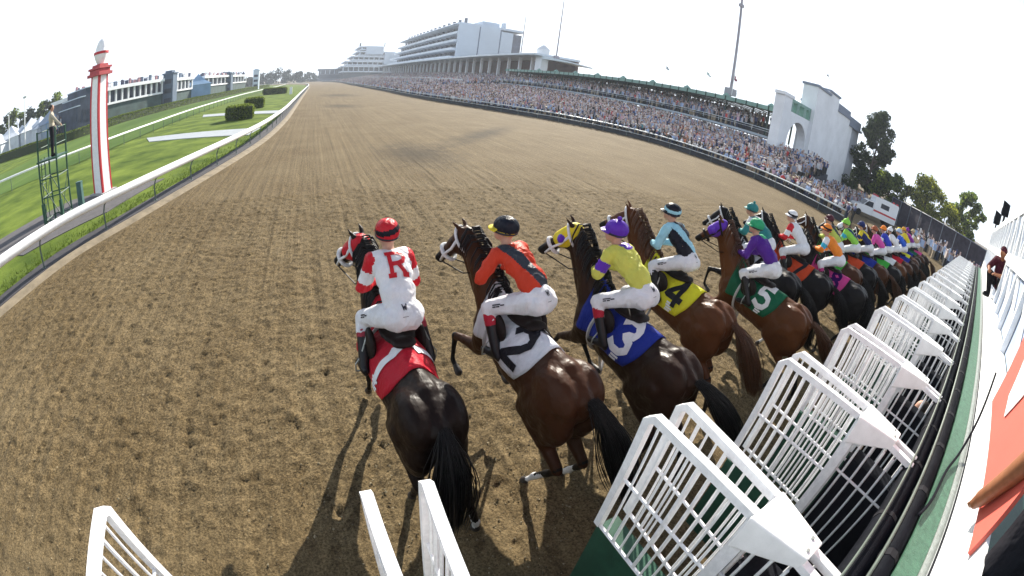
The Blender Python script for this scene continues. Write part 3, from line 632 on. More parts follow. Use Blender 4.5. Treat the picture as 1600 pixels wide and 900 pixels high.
def main_stand():
    t = thing('grandstand', 'long grandstand under a wide white canopy with a row of pale columns', 'grandstand', (70, 270, 0)); o3 = Vector((70, 270, 0))
    def W(mb, nm, m): mb.v = [tuple(Vector(v)-o3) for v in mb.v]; return mb.build(nm, m, t)
    ys = list(np.arange(119, 470, 13.0)); n = 14; mb = MB()
    for a, b in zip(ys, ys[1:]):
        for i in range(n):
            def P(y, k, z): xr = xat(OUTER, y)+1; return (xr+(72-xr)*k/n, y, z)
            z = .1+7.6*(i/n)**1.1; mb.hexa([P(a,i,-.5),P(a,i+1,-.5),P(b,i+1,-.5),P(b,i,-.5),P(a,i,z),P(a,i+1,z),P(b,i+1,z),P(b,i,z)])
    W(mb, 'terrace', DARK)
    mb = MB(); mb.hexa([(63,121,15.1),(80,121,15.3),(80,452,15.3),(63,452,15.1),(63,121,15.7),(80,121,16.1),(80,452,16.1),(63,452,15.7)])
    mb.hexa([(70,111,13.6),(78,111,13.2),(79,120.9,13.8),(66,120.9,14.2),(70,111,14.0),(78,111,13.6),(79,120.9,14.6),(66,120.9,15.2)]); W(mb, 'canopy', mat('canopy_white', (.62, .68, .74), .5, .1, .2))
    for k in range(36):
        y = 124+k*9.2; mb = MB(); mb.bb((69, y, 7.2), (70, y+.8, 15.1)); W(mb, 'column', WALLW)
    mb = MB(); mb.bb((66.2, 121.5, 6), (68.6, 125.5, 17.5)); mb.lathe([(2.2,0),(.4,1.4)], (67.4, 123.5, 17.5), 4); W(mb, 'pier', WALLW)
    mb = MB(); mb.bb((78.5, 121, 5), (79.5, 452, 15.25)); W(mb, 'back_wall', mat('brown_wall', (.13, .075, .06), .8, .35, .15))
    mb = MB(); mb.tube([(41,119,4.6),(41,450,4.6)], .08, 5); mb.tube([(41,119,4.2),(41,450,4.2)], .05, 5); W(mb, 'guard_rail', mat('pale_rail', (.5,.56,.6)))
main_stand()
PALE = mat('pale_panel', (.52, .60, .70), .55, .07, .08, .05, 1); BRIGHT = mat('bright_slab', (.68, .74, .82), .6, .08, .1); WIN = mat('window_dark', (.045, .055, .08), .25, .5, .35)
def suites():
    t = thing('grandstand_building', 'tall white multi-storey grandstand block with stacked balconies', 'building', (95, 330, 0)); o3 = Vector((95, 330, 0))
    def W(mb, nm, m): mb.v = [tuple(Vector(v)-o3) for v in mb.v]; return mb.build(nm, m, t)
    mb = MB(); mb.bb((84, 245, 0), (118, 440, 37)); W(mb, 'core', mat('tower_core', (.10, .11, .15), .6, .4, .25))
    for k in range(5):
        z = 17.5+k*5.2; ye = (462, 452, 442, 428, 415)[k]; xo = (74.5, 75.6, 76.8, 78, 78)[k]
        mb = MB(); mb.bb((xo, 246.2, z), (85, ye, z+1.5)); 
        W(mb, 'balcony', BRIGHT)
        for j in range(int((ye-247)/11)): mb = MB(); mb.bb((82.5, 248+j*11, z+1.5), (83.98, 249.5+j*11, z+5.2)); W(mb, 'mullion', mat('tower_core', (.1,.11,.15)))
    mb = MB(); mb.hexa([(76,244.5,38.6),(119,244.5,38.6),(119,430,38.6),(76,412,38.6),(78,244.5,40),(119,244.5,40),(119,430,40),(78,410,40)]); W(mb, 'roof', PALE)
    mb = MB()
    for a, b in ((78.2, 90.5), (91.3, 103.6), (104.4, 112)): mb.bb((a, 244, 16.4), (b, 245.9, 38.6 if a < 104 else 37.5))
    W(mb, 'side_wall', PALE)
    for a in (90.5, 103.6): mb = MB(); mb.bb((a, 244.6, 16.4), (a+.8, 245.9, 39.2)); W(mb, 'joint', mat('joint_blue', (.16,.2,.3), .7, .2, 1))
    mb = MB(); mb.bb((94, 250, 40), (105, 270, 43)); mb.bb((95,252,43),(104,268,43.6)); mb.bb((106,246,40),(107.5,250,43.5)); W(mb, 'penthouse', PALE)
    for j in range(16): mb = MB(); mb.bb((80+j*1.9, 243.9, 17), (81+j*1.9, 243.99, 18.3)); W(mb, 'window', WIN)
suites()
def far_stand():
    t = thing('clubhouse', 'distant stepped white clubhouse with terraces at the far end of the straight', 'building', (55, 520, 0)); o3 = Vector((55, 520, 0))
    def W(mb, nm, m): mb.v = [tuple(Vector(v)-o3) for v in mb.v]; return mb.build(nm, m, t)
    lv = [(30, 100, 12, 18), (34, 100, 20, 24), (41, 100, 26, 30), (48, 92, 32, 36), (50, 70, 39, 42)]
    mb = MB()
    for x0, x1, a, b in lv: mb.bb((x0+4, 524, a-6 if a > 12 else 0), (x1-2, 590, b))
    W(mb, 'core', WIN)
    for i, (x0, x1, a, b) in enumerate(lv):
        mb = MB(); mb.bb((x0, 517, b-1.4), (x1, 592, b)); mb.bb((x0+2,519,a-1.5),(x1-1,591,a-.2)); W(mb, 'terrace_slab', BRIGHT)
        for j in range(int((x1-x0)/6)): mb = MB(); mb.bb((x0+3+j*6, 519, a), (x0+3.9+j*6, 523.9, b-1.4)); W(mb, 'column', PALE)
    mb = MB(); mb.bb((58, 515, 32), (78, 522, 42)); mb.bb((80, 515, 20), (100, 523, 35)); W(mb, 'wall_panel', PALE)
    mb = MB(); mb.bb((50, 522, 42), (52, 524, 46)); W(mb, 'chimney', WIN)
    mb = MB(); mb.bb((79,520,42),(80,522,47)); W(mb, 'chimney', WIN)
    t = thing('low_stand', 'low dark grandstand wing closing the far end of the track', 'grandstand', (25, 600, 0)); o3 = Vector((25, 600, 0))
    mb = MB(); mb.bb((6, 590, 0), (60, 640, 14.6))
    mb.v = [tuple(Vector(v)-o3) for v in mb.v]; mb.build('body', mat('wing_blue', (.07,.08,.12), .7, .3, .1), t)
    mb = MB(); mb.bb((4, 588, 14.6), (62, 642, 16.5)); mb.bb((6,586,8.6),(60,589.8,9.4)); mb.bb((2,560,0),(40,585,3.4)); mb.v = [tuple(Vector(v)-o3) for v in mb.v]; mb.build('roof', mat('wing_roof', (.14,.16,.22), .7, .2, .1), t)
    for j in range(9): mb = MB(); mb.bb((8+j*6, 588.8, 9.4), (8.8+j*6, 589.7, 14.6)); mb.v = [tuple(Vector(v)-o3) for v in mb.v]; mb.build('column', PALE, t)
far_stand()

# ---------------------------------------------------------------- infield buildings
TENT = mat('tent_white', (.62, .66, .72), .7, .12, .6); BLUEG = mat('blue_grey_panel', (.07, .11, .17), .6, .35, .3)
def pavilion(p0, p1, depth, z0, z1, bays, label, roofcol=WALLW, top=True, seed=1):
    a = Vector((*p0, 0)); b = Vector((*p1, 0)); d = b-a; L = d.length; ang = math.atan2(d.y, d.x)
    t = thing('pavilion', label, 'building', a, (0,0,ang), group='low buildings beyond the infield hedge'); mb = MB()
    mb.bb((0, .5, 0), (L, depth, z0)); mb.build('base_wall', mat('teal_wall', (.035,.07,.07), .7, .4, .5), t)
    mb = MB(); mb.bb((0, 1.2, z0), (L, depth, z1-.8)); mb.build('glazing', WIN, t)
    mb = MB(); mb.bb((-.5, -.3, z1-.8), (L+.5, depth+.4, z1)); mb.bb((-.2,.1,z0-.15),(L+.2,.5,z0+.35)); mb.build('roof', roofcol, t)
    for k in range(bays+1):
        mb = MB(); x = k*L/bays; mb.bb((x-.22, .15, z0+.3), (x+.22, .6, z1-.8)); mb.build('column', roofcol, t)
    if top:
        rr = random.Random(seed); mb = MB()
        for k in range(int(L/1.1)):
            x = k*1.1+rr.random(); h = rr.uniform(.8, 1.6); mb.box((x, rr.uniform(.6, 3), z1+h/2), (rr.uniform(.4, 1.0), .5, h), rr.randrange(4))
        mb.tube([(0,.1,z1+.9),(L,.1,z1+.9)], .05, 5)
        mb.build('rooftop_seating', [FLB, mat('dull_pink', (.4,.22,.24), .8, .2, 2), FLW, BLUEG], t)
pavilion((-54.5, 86), (-43.2, 118), 10, 4.5, 8.4, 14, 'white columned pavilion behind the striped post, nearest along the hedge', seed=2)
pavilion((-42.2, 126), (-40.2, 140), 10, 4.4, 8.2, 5, 'short white pavilion between the dark tower and the blue tent', seed=3)
pavilion((-39.2, 152), (-34.5, 222), 12, 4.6, 8.2, 12, 'farthest long pale pavilion beyond the blue tent', seed=4)
def tower(x, y, w, d, h, label, m=BLUEG):
    t = thing('tower', label, 'tower', (x, y, 0), group='low buildings beyond the infield hedge'); mb = MB(); mb.bb((-w/2,0,0),(w/2,d,h)); mb.build('wall', m, t)
    mb = MB(); mb.bb((-w/2-.3,-.3,h),(w/2+.3,d+.3,h+.4)); mb.bb((-w/2+.4,.5,h+.4),(w/2-.6,d-.5,h+1.0)); mb.build('roof', m, t)
    for k in range(3): mb = MB(); mb.bb((-w/2+.5,-.06,1.6+k*2.6),(w/2-.5,-.003,2.8+k*2.6)); mb.build('window', WIN, t)
tower(-42.3, 120, 3.2, 4, 9.4, 'dark blue stair tower between two white pavilions')
tower(-38.2, 186, 4.6, 5, 8.6, 'small dark tower against the farthest pavilion')
tower(-31.6, 236, 3.2, 4, 10.2, 'slender white tower near the far bend', PALE)
def tent(x, y, s, h, label, m, ang=0.4):
    t = thing('tent', label, 'tent', (x, y, 0), (0,0,ang), group='event tents along the infield'); mb = MB(); mb.box((0,0,h*.3), (s,s,h*.6)); mb.build('side_wall', m, t); mb = MB(); mb.lathe([(s*.76,0),(s*.4,h*.14),(s*.12,h*.32),(.03,h*.4)], (0,0,h*.6), 4); mb.build('roof', m, t)
tent(-40.0, 146, 8, 9.0, 'pale blue peaked tent between the pavilions', mat('tent_blue', (.2,.33,.5), .7, .15, .4))
for i, (az, dist, s, h, c) in enumerate([(-43.6,118,9,5.4,0),(-41.8,118,8,6.2,0),(-40.2,117,7,5.4,1),(-38.8,116,8,6.3,0),(-37.4,114,7,5.8,0),(-36.0,112,7,6.4,1),(-34.6,110,6,6.6,2)]):
    tent(math.sin(R(az))*dist, math.cos(R(az))*dist, s, h+.6, ['leftmost white tent behind the hedge','tall white tent beside the leftmost one','grey-blue tent third from the left','white tent fourth from the left','white tent behind the man on the platform','grey-blue tent just right of the standing man','small blue tent left of the dark stepped building'][i], [TENT, mat('tent_greyblue', (.3,.36,.45), .7, .15, .5), mat('tent_blue', (.2,.33,.5))][c], .3*i)
t = thing('stepped_building', 'dark stepped building left of the striped post', 'building', (-48.6, 82, 0), (0,0,R(62)), group='low buildings beyond the infield hedge')
mb = MB(); mb.bb((-3,0,0),(3,9,5.6)); mb.bb((-2,0,5.6),(3,9,7.2)); mb.bb((-.5,0,7.2),(3,9,8.8)); mb.build('wall', mat('dark_blue_wall', (.035,.05,.085), .6, .5, .6), t)
mb = MB(); mb.bb((-3.1,-.2,5.61),(-2,9,5.8)); mb.bb((-2.1,-.2,7.21),(-.5,9,7.4)); mb.bb((-.6,-.2,8.81),(3.1,9.2,9.0)); mb.build('roof', PALE, t)
for k in range(4): mb = MB(); mb.bb((-2.6+k*1.4,-.05,2.5),(-1.7+k*1.4,-.003,4.6)); mb.build('window', WIN, t)
t = thing('container', 'dark shipping container behind the hedge at the end of the tents', 'container', (-86, 88, 0), (0,0,R(-10))); mb = MB(); mb.bb((-6,-1.3,.2),(6,1.3,5.6)); mb.build('body', mat('container_teal', (.05,.09,.11), .6, .3, .6), t); mb = MB(); [mb.bb((-5.8+k*.6,-1.36,.4),(-5.55+k*.6,-1.303,5.4)) for k in range(20)]; mb.build('rib', mat('container_rib', (.07,.11,.13)), t)
for i, (az, d, h) in enumerate([(-44.5,170,11),(-42.6,172,12),(-40.8,170,13),(-39.3,168,11.5),(-37.6,170,12.5),(-36.1,168,12),(-34.8,165,13.5)]):
    tree(['dark','rounded','broad','small','bushy','leaning','tall'][i]+' green tree in the row far behind the white tents', math.sin(R(az))*d, math.cos(R(az))*d, h, 4.6, LEAF_F if i%2 else LEAF_M, 1600, .5, 'trees far behind the infield tents', 20+i, .3, clumps=16)
for i, (az, d, h, wd) in enumerate([(-6.2,470,12,13),(-4.3,480,14.5,15),(-2.0,500,12,12),(-.4,560,11,10),(-8.6,420,8,9)]):
    tree(['wide low','tall rounded','pale green','small distant','low bluish'][i]+' tree on the skyline beyond the far bend', math.sin(R(az))*d, math.cos(R(az))*d, h, wd, LEAF_F, 1700, 1.0, 'trees on the skyline beyond the far bend', 40+i, .5, clumps=16, low=.1)
def flood(i, az, d, h):
    t = thing('lamp_post', ['slim white post above the tents','taller white post among the tents'][i], 'post', (math.sin(R(az))*d, math.cos(R(az))*d, 0)); mb = MB(); mb.tube([(0,0,0),(0,0,h)], [.16,.1], 8); mb.build('pole', WHITE, t); mb = MB(); mb.box((0,0,h+.15),(1.0,.4,.4)); mb.build('lamp_head', STEEL, t)
flood(0, -42.2, 104, 9); flood(1, -39.8, 102, 11)
mb = MB(); mb.box((0,0,.9),(.7,.5,1.8)); mb.box((0,0,1.85),(.8,.6,.12)); o = mb.build('marker_post', WALLW); o.location = (-6.0, 118, .1); tag(o, 'pale stubby marker beside the farthest clipped bush', 'marker')

# ---------------------------------------------------------------- trees, fence and ambulance on the right
tree('tall dark ragged tree beside the white end wall', 86, 26.5, 18.0, 6.6, LEAF_D, 17000, .28, seed=61, trunk=.34, sparse=True, clumps=44, low=.12)
tree('rounded dark green tree at the foot of the ragged tree', 82, 20.5, 7.2, 4.0, LEAF_M, 9000, .26, seed=62, trunk=.25, clumps=24, low=.1)
tree('olive tree behind the dark fence, tallest in the middle', 82, 12.2, 9.4, 4.3, LEAF_O, 12000, .24, seed=63, trunk=.24, clumps=26, low=.12)
tree('low olive tree just right of the tallest olive one', 78, 7.6, 6.6, 3.6, LEAF_O, 8000, .22, seed=64, trunk=.2, clumps=20, low=.1)
tree('green tree standing by itself near the gate end', 90, 3.6, 11.2, 3.6, LEAF_M, 9000, .26, seed=65, trunk=.22, clumps=24, low=.2)
def mesh_fence():
    t = thing('screen_fence', 'tall dark mesh fence closing the chute behind the field', 'fence', (57, 6, 0)); P = [(66, 15.5), (60, 8.5), (56, 3), (54, -2), (53.5, -8)]; inv = Vector((57, 6, 0))
    mb = MB(); mat_f = mat('fence_mesh', (.035, .03, .045), .8, .4, 2, .3, 12)
    for a, b in zip(P, P[1:]): mb.hexa([(a[0],a[1],.1),(a[0]+.06,a[1],.1),(b[0]+.06,b[1],.1),(b[0],b[1],.1),(a[0],a[1],3.45),(a[0]+.06,a[1],3.45),(b[0]+.06,b[1],3.45),(b[0],b[1],3.45)])
    mb.v = [tuple(Vector(v)-inv) for v in mb.v]; mb.build('screen', mat_f, t)
    mb = MB(); mb.tube([(x-.1, y, 3.5) for x, y in P], .07, 6); mb.v = [tuple(Vector(v)-inv) for v in mb.v]; mb.build('top_rail', mat('fence_rail', (.12,.14,.18), .5, .2, 2), t)
    Q = catmull(P, 2.5)
    for p, d in along(Q, 2.6): m = MB(); m.tube([p+Vector((-.12,0,0))-inv, p+Vector((-.12,0,3.6))-inv], .06, 6); m.build('post', mat('fence_rail', (.12,.14,.18)), t)
mesh_fence()
def ambulance():
    t = thing('ambulance', 'white ambulance with dark windows and red roof lights parked by the rail', 'ambulance', (52.6, 14.6, 0), (0,0,R(-56)))
    # local: +x is the rear, -x the nose
    B = mat('van_white', (.75,.77,.8), .25, .05, 1, coat=.4); mb = MB()
    mb.prism([(-.3,.55),(3.1,.55),(3.1,2.75),(2.95,2.85),(-.15,2.85),(-.3,2.7)], -1.08, 1.08, 'y'); mb.build('box_body', B, t)
    mb = MB(); mb.prism([(-2.9,.5),(-.303,.5),(-.303,2.15),(-1.1,2.1),(-1.75,1.35),(-2.75,1.2),(-2.95,.95)], -.98, .98, 'y'); c = mb.build('cab', B, t)
    mb = MB(); mb.add([(-1.13,-.86,2.03),(-1.13,.86,2.03),(-1.76,.9,1.38),(-1.76,-.9,1.38)], [(0,1,2,3)]); mb.v = [(x-.012, y, z+.012) for x,y,z in mb.v]; mb.build('windscreen', GLASSD, t)
    for s in (-1, 1):
        mb = MB(); mb.add([(-1.1,s*.986,2.0),(-.4,s*.986,2.03),(-.4,s*.986,1.4),(-1.6,s*.986,1.4)], [(0,1,2,3)]); mb.build('side_window', GLASSD, t)
        mb = MB(); mb.add([(.6,s*1.086,2.35),(1.8,s*1.086,2.35),(1.8,s*1.086,1.8),(.6,s*1.086,1.8)], [(0,1,2,3)]); mb.build('side_window', GLASSD, t)
        mb = MB(); mb.add([(-.25,s*1.084,1.35),(3.05,s*1.084,1.35),(3.05,s*1.084,1.15),(-.25,s*1.084,1.15)], [(0,1,2,3)]); mb.build('red_stripe', RED, t)
        for x in (-2.1, 2.1):
            mb = MB(); mb.lathe([(.18,-.12),(.36,-.12),(.38,-.08),(.38,.08),(.36,.12),(.18,.12)], (x, s*.88, .38), 20, 0, Matrix.Rotation(R(90), 3, 'X')); mb.build('wheel', RUBBER, t, smooth=False)
        mb = MB(); mb.box((-2.96, s*.7, .98), (.06,.34,.2)); mb.build('headlight', mat('lens', (.7,.7,.72), .1, .05, 2), t)
        mb = MB(); mb.box((-1.3, s*1.14, 1.65), (.1,.22,.3)); mb.build('mirror', BLACK, t)
    mb = MB(); mb.box((-2.98,0,.72),(.05,1.2,.26)); mb.build('grille', BLACK, t)
    for x, y in ((-.1,-.8),(-.1,-.3),(-.1,.3),(-.1,.8),(2.9,-.7),(2.9,.7)): mb = MB(); mb.box((x,y,2.93),(.22,.34,.16)); mb.build('roof_light', RED, t)
ambulance()

# ---------------------------------------------------------------- birds
for i, (az, el, d, s) in enumerate([(12.3,6.6,160,.8),(15.2,8.4,150,.7),(17.8,9.6,170,.8),(23.3,11.4,150,1.3),(-11.8,4.6,150,.9),(56.5,8.0,120,.7),(57.5,7.2,125,.7)]):
    x, y, z = d*math.sin(R(az))*math.cos(R(el)), d*math.cos(R(az))*math.cos(R(el)), 4+d*math.sin(R(el)); mb = MB()
    mb.lathe([(.01,-.4),(.08,-.2),(.1,0),(.05,.3),(.01,.42)], (0,0,0), 8, 0, Matrix.Rotation(R(80), 3, 'X'))
    for q in (-1, 1): mb.add([(0,-.1,.02),(0,.15,.02),(q*.5,.1,.18),(q*.5,-.06,.18)], [(0,1,2,3)]); mb.add([(q*.5,.1,.18),(q*.5,-.06,.18),(q*1.0,-.12,.05)], [(0,1,2)])
    mb.v = [tuple(Vector(v)*s) for v in mb.v]; o = mb.build('bird', mat('bird_dark', (.03,.03,.04), .8, .1, 5)); o.location = (x, y, z); o.rotation_euler = (0, random.uniform(-.4,.4), random.uniform(0,6))
    tag(o, 'tiny dark bird gliding high in the white sky', 'bird', 'birds in the sky')

# ---------------------------------------------------------------- crowd
PAL = {'white': (.6,.6,.62), 'pale blue': (.32,.42,.62), 'navy': (.05,.07,.17), 'black': (.02,.02,.025), 'pink': (.55,.36,.44), 'tan': (.38,.35,.34), 'red': (.45,.05,.05), 'orange': (.5,.2,.1), 'grey': (.22,.25,.32), 'turquoise': (.08,.3,.36)}
CM = {k: mat('shirt_'+k.replace(' ', '_'), v, .8, .12, 4) for k, v in PAL.items()}
TM = [mat('legs_navy', (.03,.04,.08), .8, .2, 4), mat('legs_tan', (.3,.24,.17), .8, .2, 4), mat('legs_black', (.02,.02,.022), .8, .2, 4)]
HM = {'dark hair': HAIRD, 'brown hair': mat('hair_brown', (.12,.07,.04), .7, .2, 20), 'fair hair': mat('hair_fair', (.3,.24,.16), .7, .2, 20), 'straw hat': mat('straw', (.55,.45,.28), .8, .2, 20), 'white hat': mat('hat_white', (.7,.7,.7), .8, .1, 20)}
SKINS = [mat('skin_mid', (.40,.28,.25), .6, .08, 30), mat('skin_light', (.5,.40,.39), .55, .08, 30), mat('skin_dark', (.13,.07,.045), .55, .08, 30)]
def spectator(pose, hat):
    armsets = [[((.2,0,1.4),(.25,.05,1.15),(.2,.22,1.05)), ((-.2,0,1.4),(-.26,.02,1.14),(-.24,.1,.9))],
               [((.2,0,1.4),(.33,.15,1.45),(.2,.25,1.72)), ((-.2,0,1.4),(-.26,.1,1.18),(-.1,.25,1.2))],
               [((.2,0,1.4),(.3,.1,1.6),(.3,.12,1.9)), ((-.2,0,1.4),(-.3,.1,1.6),(-.33,.1,1.88))],
               [((.2,0,1.4),(.22,.18,1.2),(.06,.3,1.3)), ((-.2,0,1.4),(-.22,.18,1.2),(-.06,.3,1.3))]]
    P = [E((0,0,1.28),(.19,.12,.25),1), C((-.15,0,1.41),.07,(.15,0,1.41),.07,1), E((0,0,1.0),(.16,.12,.15),2)]
    for s, a in zip((1,-1), armsets[pose]): P += [C(a[0],.06,a[1],.05,1), C(a[1],.045,a[2],.035,0), E(a[2],(.045,.045,.05),0)]
    P += [C((s*.09,0,.95),.1,(s*.1,.03,.5),.07,2) for s in (-1,1)]+[C((s*.1,.03,.5),.065,(s*.1,0,.08),.05,2) for s in (-1,1)]+[C((s*.1,0,.05),.05,(s*.11,.15,.05),.045,2) for s in (-1,1)]
    P += [C((0,0,1.45),.05,(0,0,1.55),.05,0), E((0,.02,1.64),(.085,.1,.12),0), E((0,-.02,1.68),(.1,.11,.105),3)]
    if hat: P += [E((0,.0,1.72),(.2,.21,.035),3)]
    o = organic('person', P, .045, 2, [SKIN, CM['white'], TM[0], HAIRD]); return o
protos = [[spectator(p, h) for p in range(4)] for h in (0, 1)]
for row in protos:
    for p in row: COL.objects.unlink(p)
def place_spec(x, y, z, facing, label_where, group, seed):
    rr = random.Random(seed); hat = rr.random() < .16; o = protos[int(hat)][rr.choice([0,0,1,3,3,2])].copy(); COL.objects.link(o)
    o.location = (x, y, z); o.rotation_euler = (0,0,facing+rr.uniform(-.5,.5)); s = rr.uniform(.92, 1.04); o.scale = (s, s, s)
    c = rr.choices(list(PAL), [14,9,8,7,7,7,3,2,6,1])[0]; h = rr.choice(['straw hat','white hat']) if hat else rr.choice(['dark hair','brown hair','fair hair'])
    setmats(o, [rr.choice(SKINS+[SKINS[1]]*2), CM[c], rr.choice(TM), HM[h]]); tag(o, f'spectator with {h} and {c} top {label_where}', 'spectator', group)
def terr(x, y):
    xr = xat(OUTER, y)+.9; i = int(np.clip((x-xr)/max(53-xr, .1)*12, 0, 11)); return .05+3.0*i/12 if x > xr and 22 <= y < 118 else .0
cnt = 0; taken = []
for y in np.arange(12.5, 62, .62):
    for row in range(4):
        if cnt >= 290: break
        x = xat(OUTER, y)+.75+row*.85+random.uniform(-.2,.2); yy = y+random.uniform(-.2,.2)
        place_spec(x, yy, terr(x, yy), R(90)-.1 if False else R(70), ['in the front row at the outer rail','in the second row behind the outer rail','in the third row behind the outer rail','in the fourth row behind the outer rail'][row], 'spectators packed behind the outer rail', cnt); cnt += 1
def crowd(name, P, label, seed, dim=1.0):
    """thousands of small standing figures: legs, torso, arms and head for each"""
    rg = np.random.default_rng(seed); n = len(P); cube = np.array([(-1,-1,0),(1,-1,0),(1,1,0),(-1,1,0),(-1,-1,1),(1,-1,1),(1,1,1),(-1,1,1)], float); fc = np.array([(0,3,2,1),(4,5,6,7),(0,1,5,4),(1,2,6,5),(2,3,7,6),(3,0,4,7)])
    parts = [((.15,.11,.85),(0,0,0),1.0,'l'), ((.20,.12,.62),(0,0,.82),.85,'s'), ((.085,.1,.2),(0,0,1.47),.8,'k'), ((.095,.105,.09),(0,-.02,1.62),.75,'h'), ((.05,.06,.5),(.25,.06,.95),1.1,'s'), ((.05,.06,.5),(-.25,.06,.95),1.1,'k')]
    ang = rg.normal(R(75), .5, n); ca, sa = np.cos(ang)[:, None], np.sin(ang)[:, None]; sc_ = rg.uniform(.9, 1.08, n)[:, None]
    sh = rg.choice(10, n, p=[.24,.23,.20,.11,.05,.03,.03,.01,.09,.01]); sk = rg.integers(0, 3, n); lg = rg.integers(0, 3, n); hr = rg.choice(5, n, p=[.5,.15,.1,.08,.17])
    VV = []; FF = []; MM = []; off = 0; up = rg.random(n) < .12
    for (d, c, tp, kind) in parts:
        v = cube*np.array(d); v[4:, :2] *= tp; v = v+np.array(c); W = np.repeat(v[None], n, 0)
        if c[0]: W[:, :, 2] += (up*.55)[:, None]
        X = W[:, :, 0]*ca-W[:, :, 1]*sa; Y = W[:, :, 0]*sa+W[:, :, 1]*ca; W = np.stack([X*sc_, Y*sc_, W[:, :, 2]*sc_], -1)+np.array(P)[:, None, :]
        VV.append(W.reshape(-1, 3)); FF.append((fc[None]+(np.arange(n)*8)[:, None, None]).reshape(-1, 4)+off); off += n*8
        mi = {'s': sh, 'k': 10+np.where(sk == 2, (rg.random(n) < .4)*2, sk), 'l': 13+lg, 'h': 16+hr}[kind]; MM.append(np.repeat(mi, 6))
    o = np_mesh(name, np.concatenate(VV), np.concatenate(FF), list(CM.values())+SKINS+TM+list(HM.values()), np.concatenate(MM)); tag(o, label, kind='stuff'); return o
P = []
for y in np.arange(18, 118, .62):
    xr = xat(OUTER, y)
    x = xr+.8
    while x < 53.2:
        near = (x-xr) < 4.0 and y < 58
        if not near and random.random() < .93: xx = x+random.uniform(-.22,.22); P.append((xx, y+random.uniform(-.2,.2), terr(xx, y)))
        x += .75 if y < 60 else .95
crowd('crowd', P, 'dense crowd filling the lower terrace behind the outer rail', 3)
P = [(53.0+i*1.2+random.uniform(0,.7), y+random.uniform(-.2,.2), 4.9+i*.27) for i in range(8) for y in np.arange(37.5, 117.5, .5) if random.random() < .95]
crowd('crowd', P, 'crowd standing along the upper deck under the green roof', 4)
P = []
for y in np.arange(118.5, 440, 1.15):
    xr = xat(OUTER, y)+.9
    for k in range(42):
        if random.random() < .8:
            f = (k+random.random())/42; i = int(f*14); P.append((xr+(72-xr)*f, y+random.uniform(-.4,.4), .1+7.6*(i/14)**1.1))
crowd('crowd', P, 'distant crowd covering the long terrace under the canopy', 5)
P = [(x, y, 0) for x, y in [(random.uniform(60, 84), random.uniform(18, 29)) for _ in range(260)]+[(random.uniform(41, 60), random.uniform(18.5, 23)) for _ in range(200)]]
crowd('crowd', P, 'people milling between the white end wall and the ambulance', 6)
P = [(math.sin(R(a))*d, math.cos(R(a))*d, random.uniform(0, 3.5)) for a, d in [(random.uniform(-36, -32.6), random.uniform(100, 108)) for _ in range(130)]]
crowd('crowd', P, 'colourful crowd on the steps beside the dark stepped building', 8)
P = [(x+random.uniform(.5, 4), y+random.uniform(-1, 1), 0) for x, y in [(52-random.uniform(0, 12), 3+random.uniform(-4, 5.5)) for _ in range(60)]]
crowd('crowd', P, 'handlers and onlookers standing in front of the dark fence', 9)
# ---------------------------------------------------------------- horses
def coat_mat(name, c1, c2):
    m = _coat(name, c1, c2); n = m.node_tree.nodes; L = m.node_tree.links; tc = n.new('ShaderNodeTexCoord'); z = n.new('ShaderNodeTexNoise'); z.inputs['Scale'].default_value = 9; z.inputs['Detail'].default_value = 8; z.inputs['Roughness'].default_value = .7; L.new(tc.outputs['Object'], z.inputs['Vector'])
    r = n.new('ShaderNodeMapRange'); r.inputs[1].default_value = .35; r.inputs[2].default_value = .65; r.inputs[3].default_value = .33; r.inputs[4].default_value = .62; L.new(z.outputs[0], r.inputs[0]); L.new(r.outputs[0], n['Principled BSDF'].inputs['Roughness'])
    z2 = n.new('ShaderNodeTexNoise'); z2.inputs['Scale'].default_value = 5.5; z2.inputs['Detail'].default_value = 2; L.new(tc.outputs['Object'], z2.inputs['Vector']); b = n.new('ShaderNodeBump'); b.inputs['Strength'].default_value = .55; b.inputs['Distance'].default_value = .06; L.new(z2.outputs[0], b.inputs['Height'])
    ob = [q for q in n if q.type == 'BUMP' and q != b][0]; L.new(b.outputs[0], ob.inputs['Normal']); return m
def _coat(name, c1, c2):
    m = mat(name, [q*.75 for q in c1], .44, .2, 2.2, .5, 26, col2=[q*.75 for q in c2], spec=.14, stretch=(1,.35,.6)); return m
COATS = {'dark bay': coat_mat('coat_dark_bay', (.007,.0045,.004), (.020,.009,.006)), 'bay': coat_mat('coat_bay', (.05,.018,.008), (.085,.032,.013)), 'chestnut': coat_mat('coat_chestnut', (.085,.028,.009), (.14,.05,.016)),
         'brown': coat_mat('coat_brown', (.018,.008,.005), (.04,.017,.009)), 'black': coat_mat('coat_black', (.006,.006,.008), (.014,.012,.013))}
POINTS = mat('black_points', (.007,.006,.006), .55, .3, 6, .05, 90, spec=.15); SOCK = mat('white_sock', (.6,.6,.6), .75, .15, 20, .1, 80); HOOF = mat('hoof', (.035,.03,.028), .5, .3, 20)
HAIRB = mat('horse_hair_black', (.006,.006,.007), .45, .3, 30, stretch=(1,1,.1), spec=.2); HAIRC = mat('horse_hair_brown', (.07,.028,.012), .4, .3, 30)
def Tp(pitch): return Matrix.Translation((0,0,1.2)) @ Matrix.Rotation(R(pitch), 4, 'X') @ Matrix.Translation((0,0,-1.2))
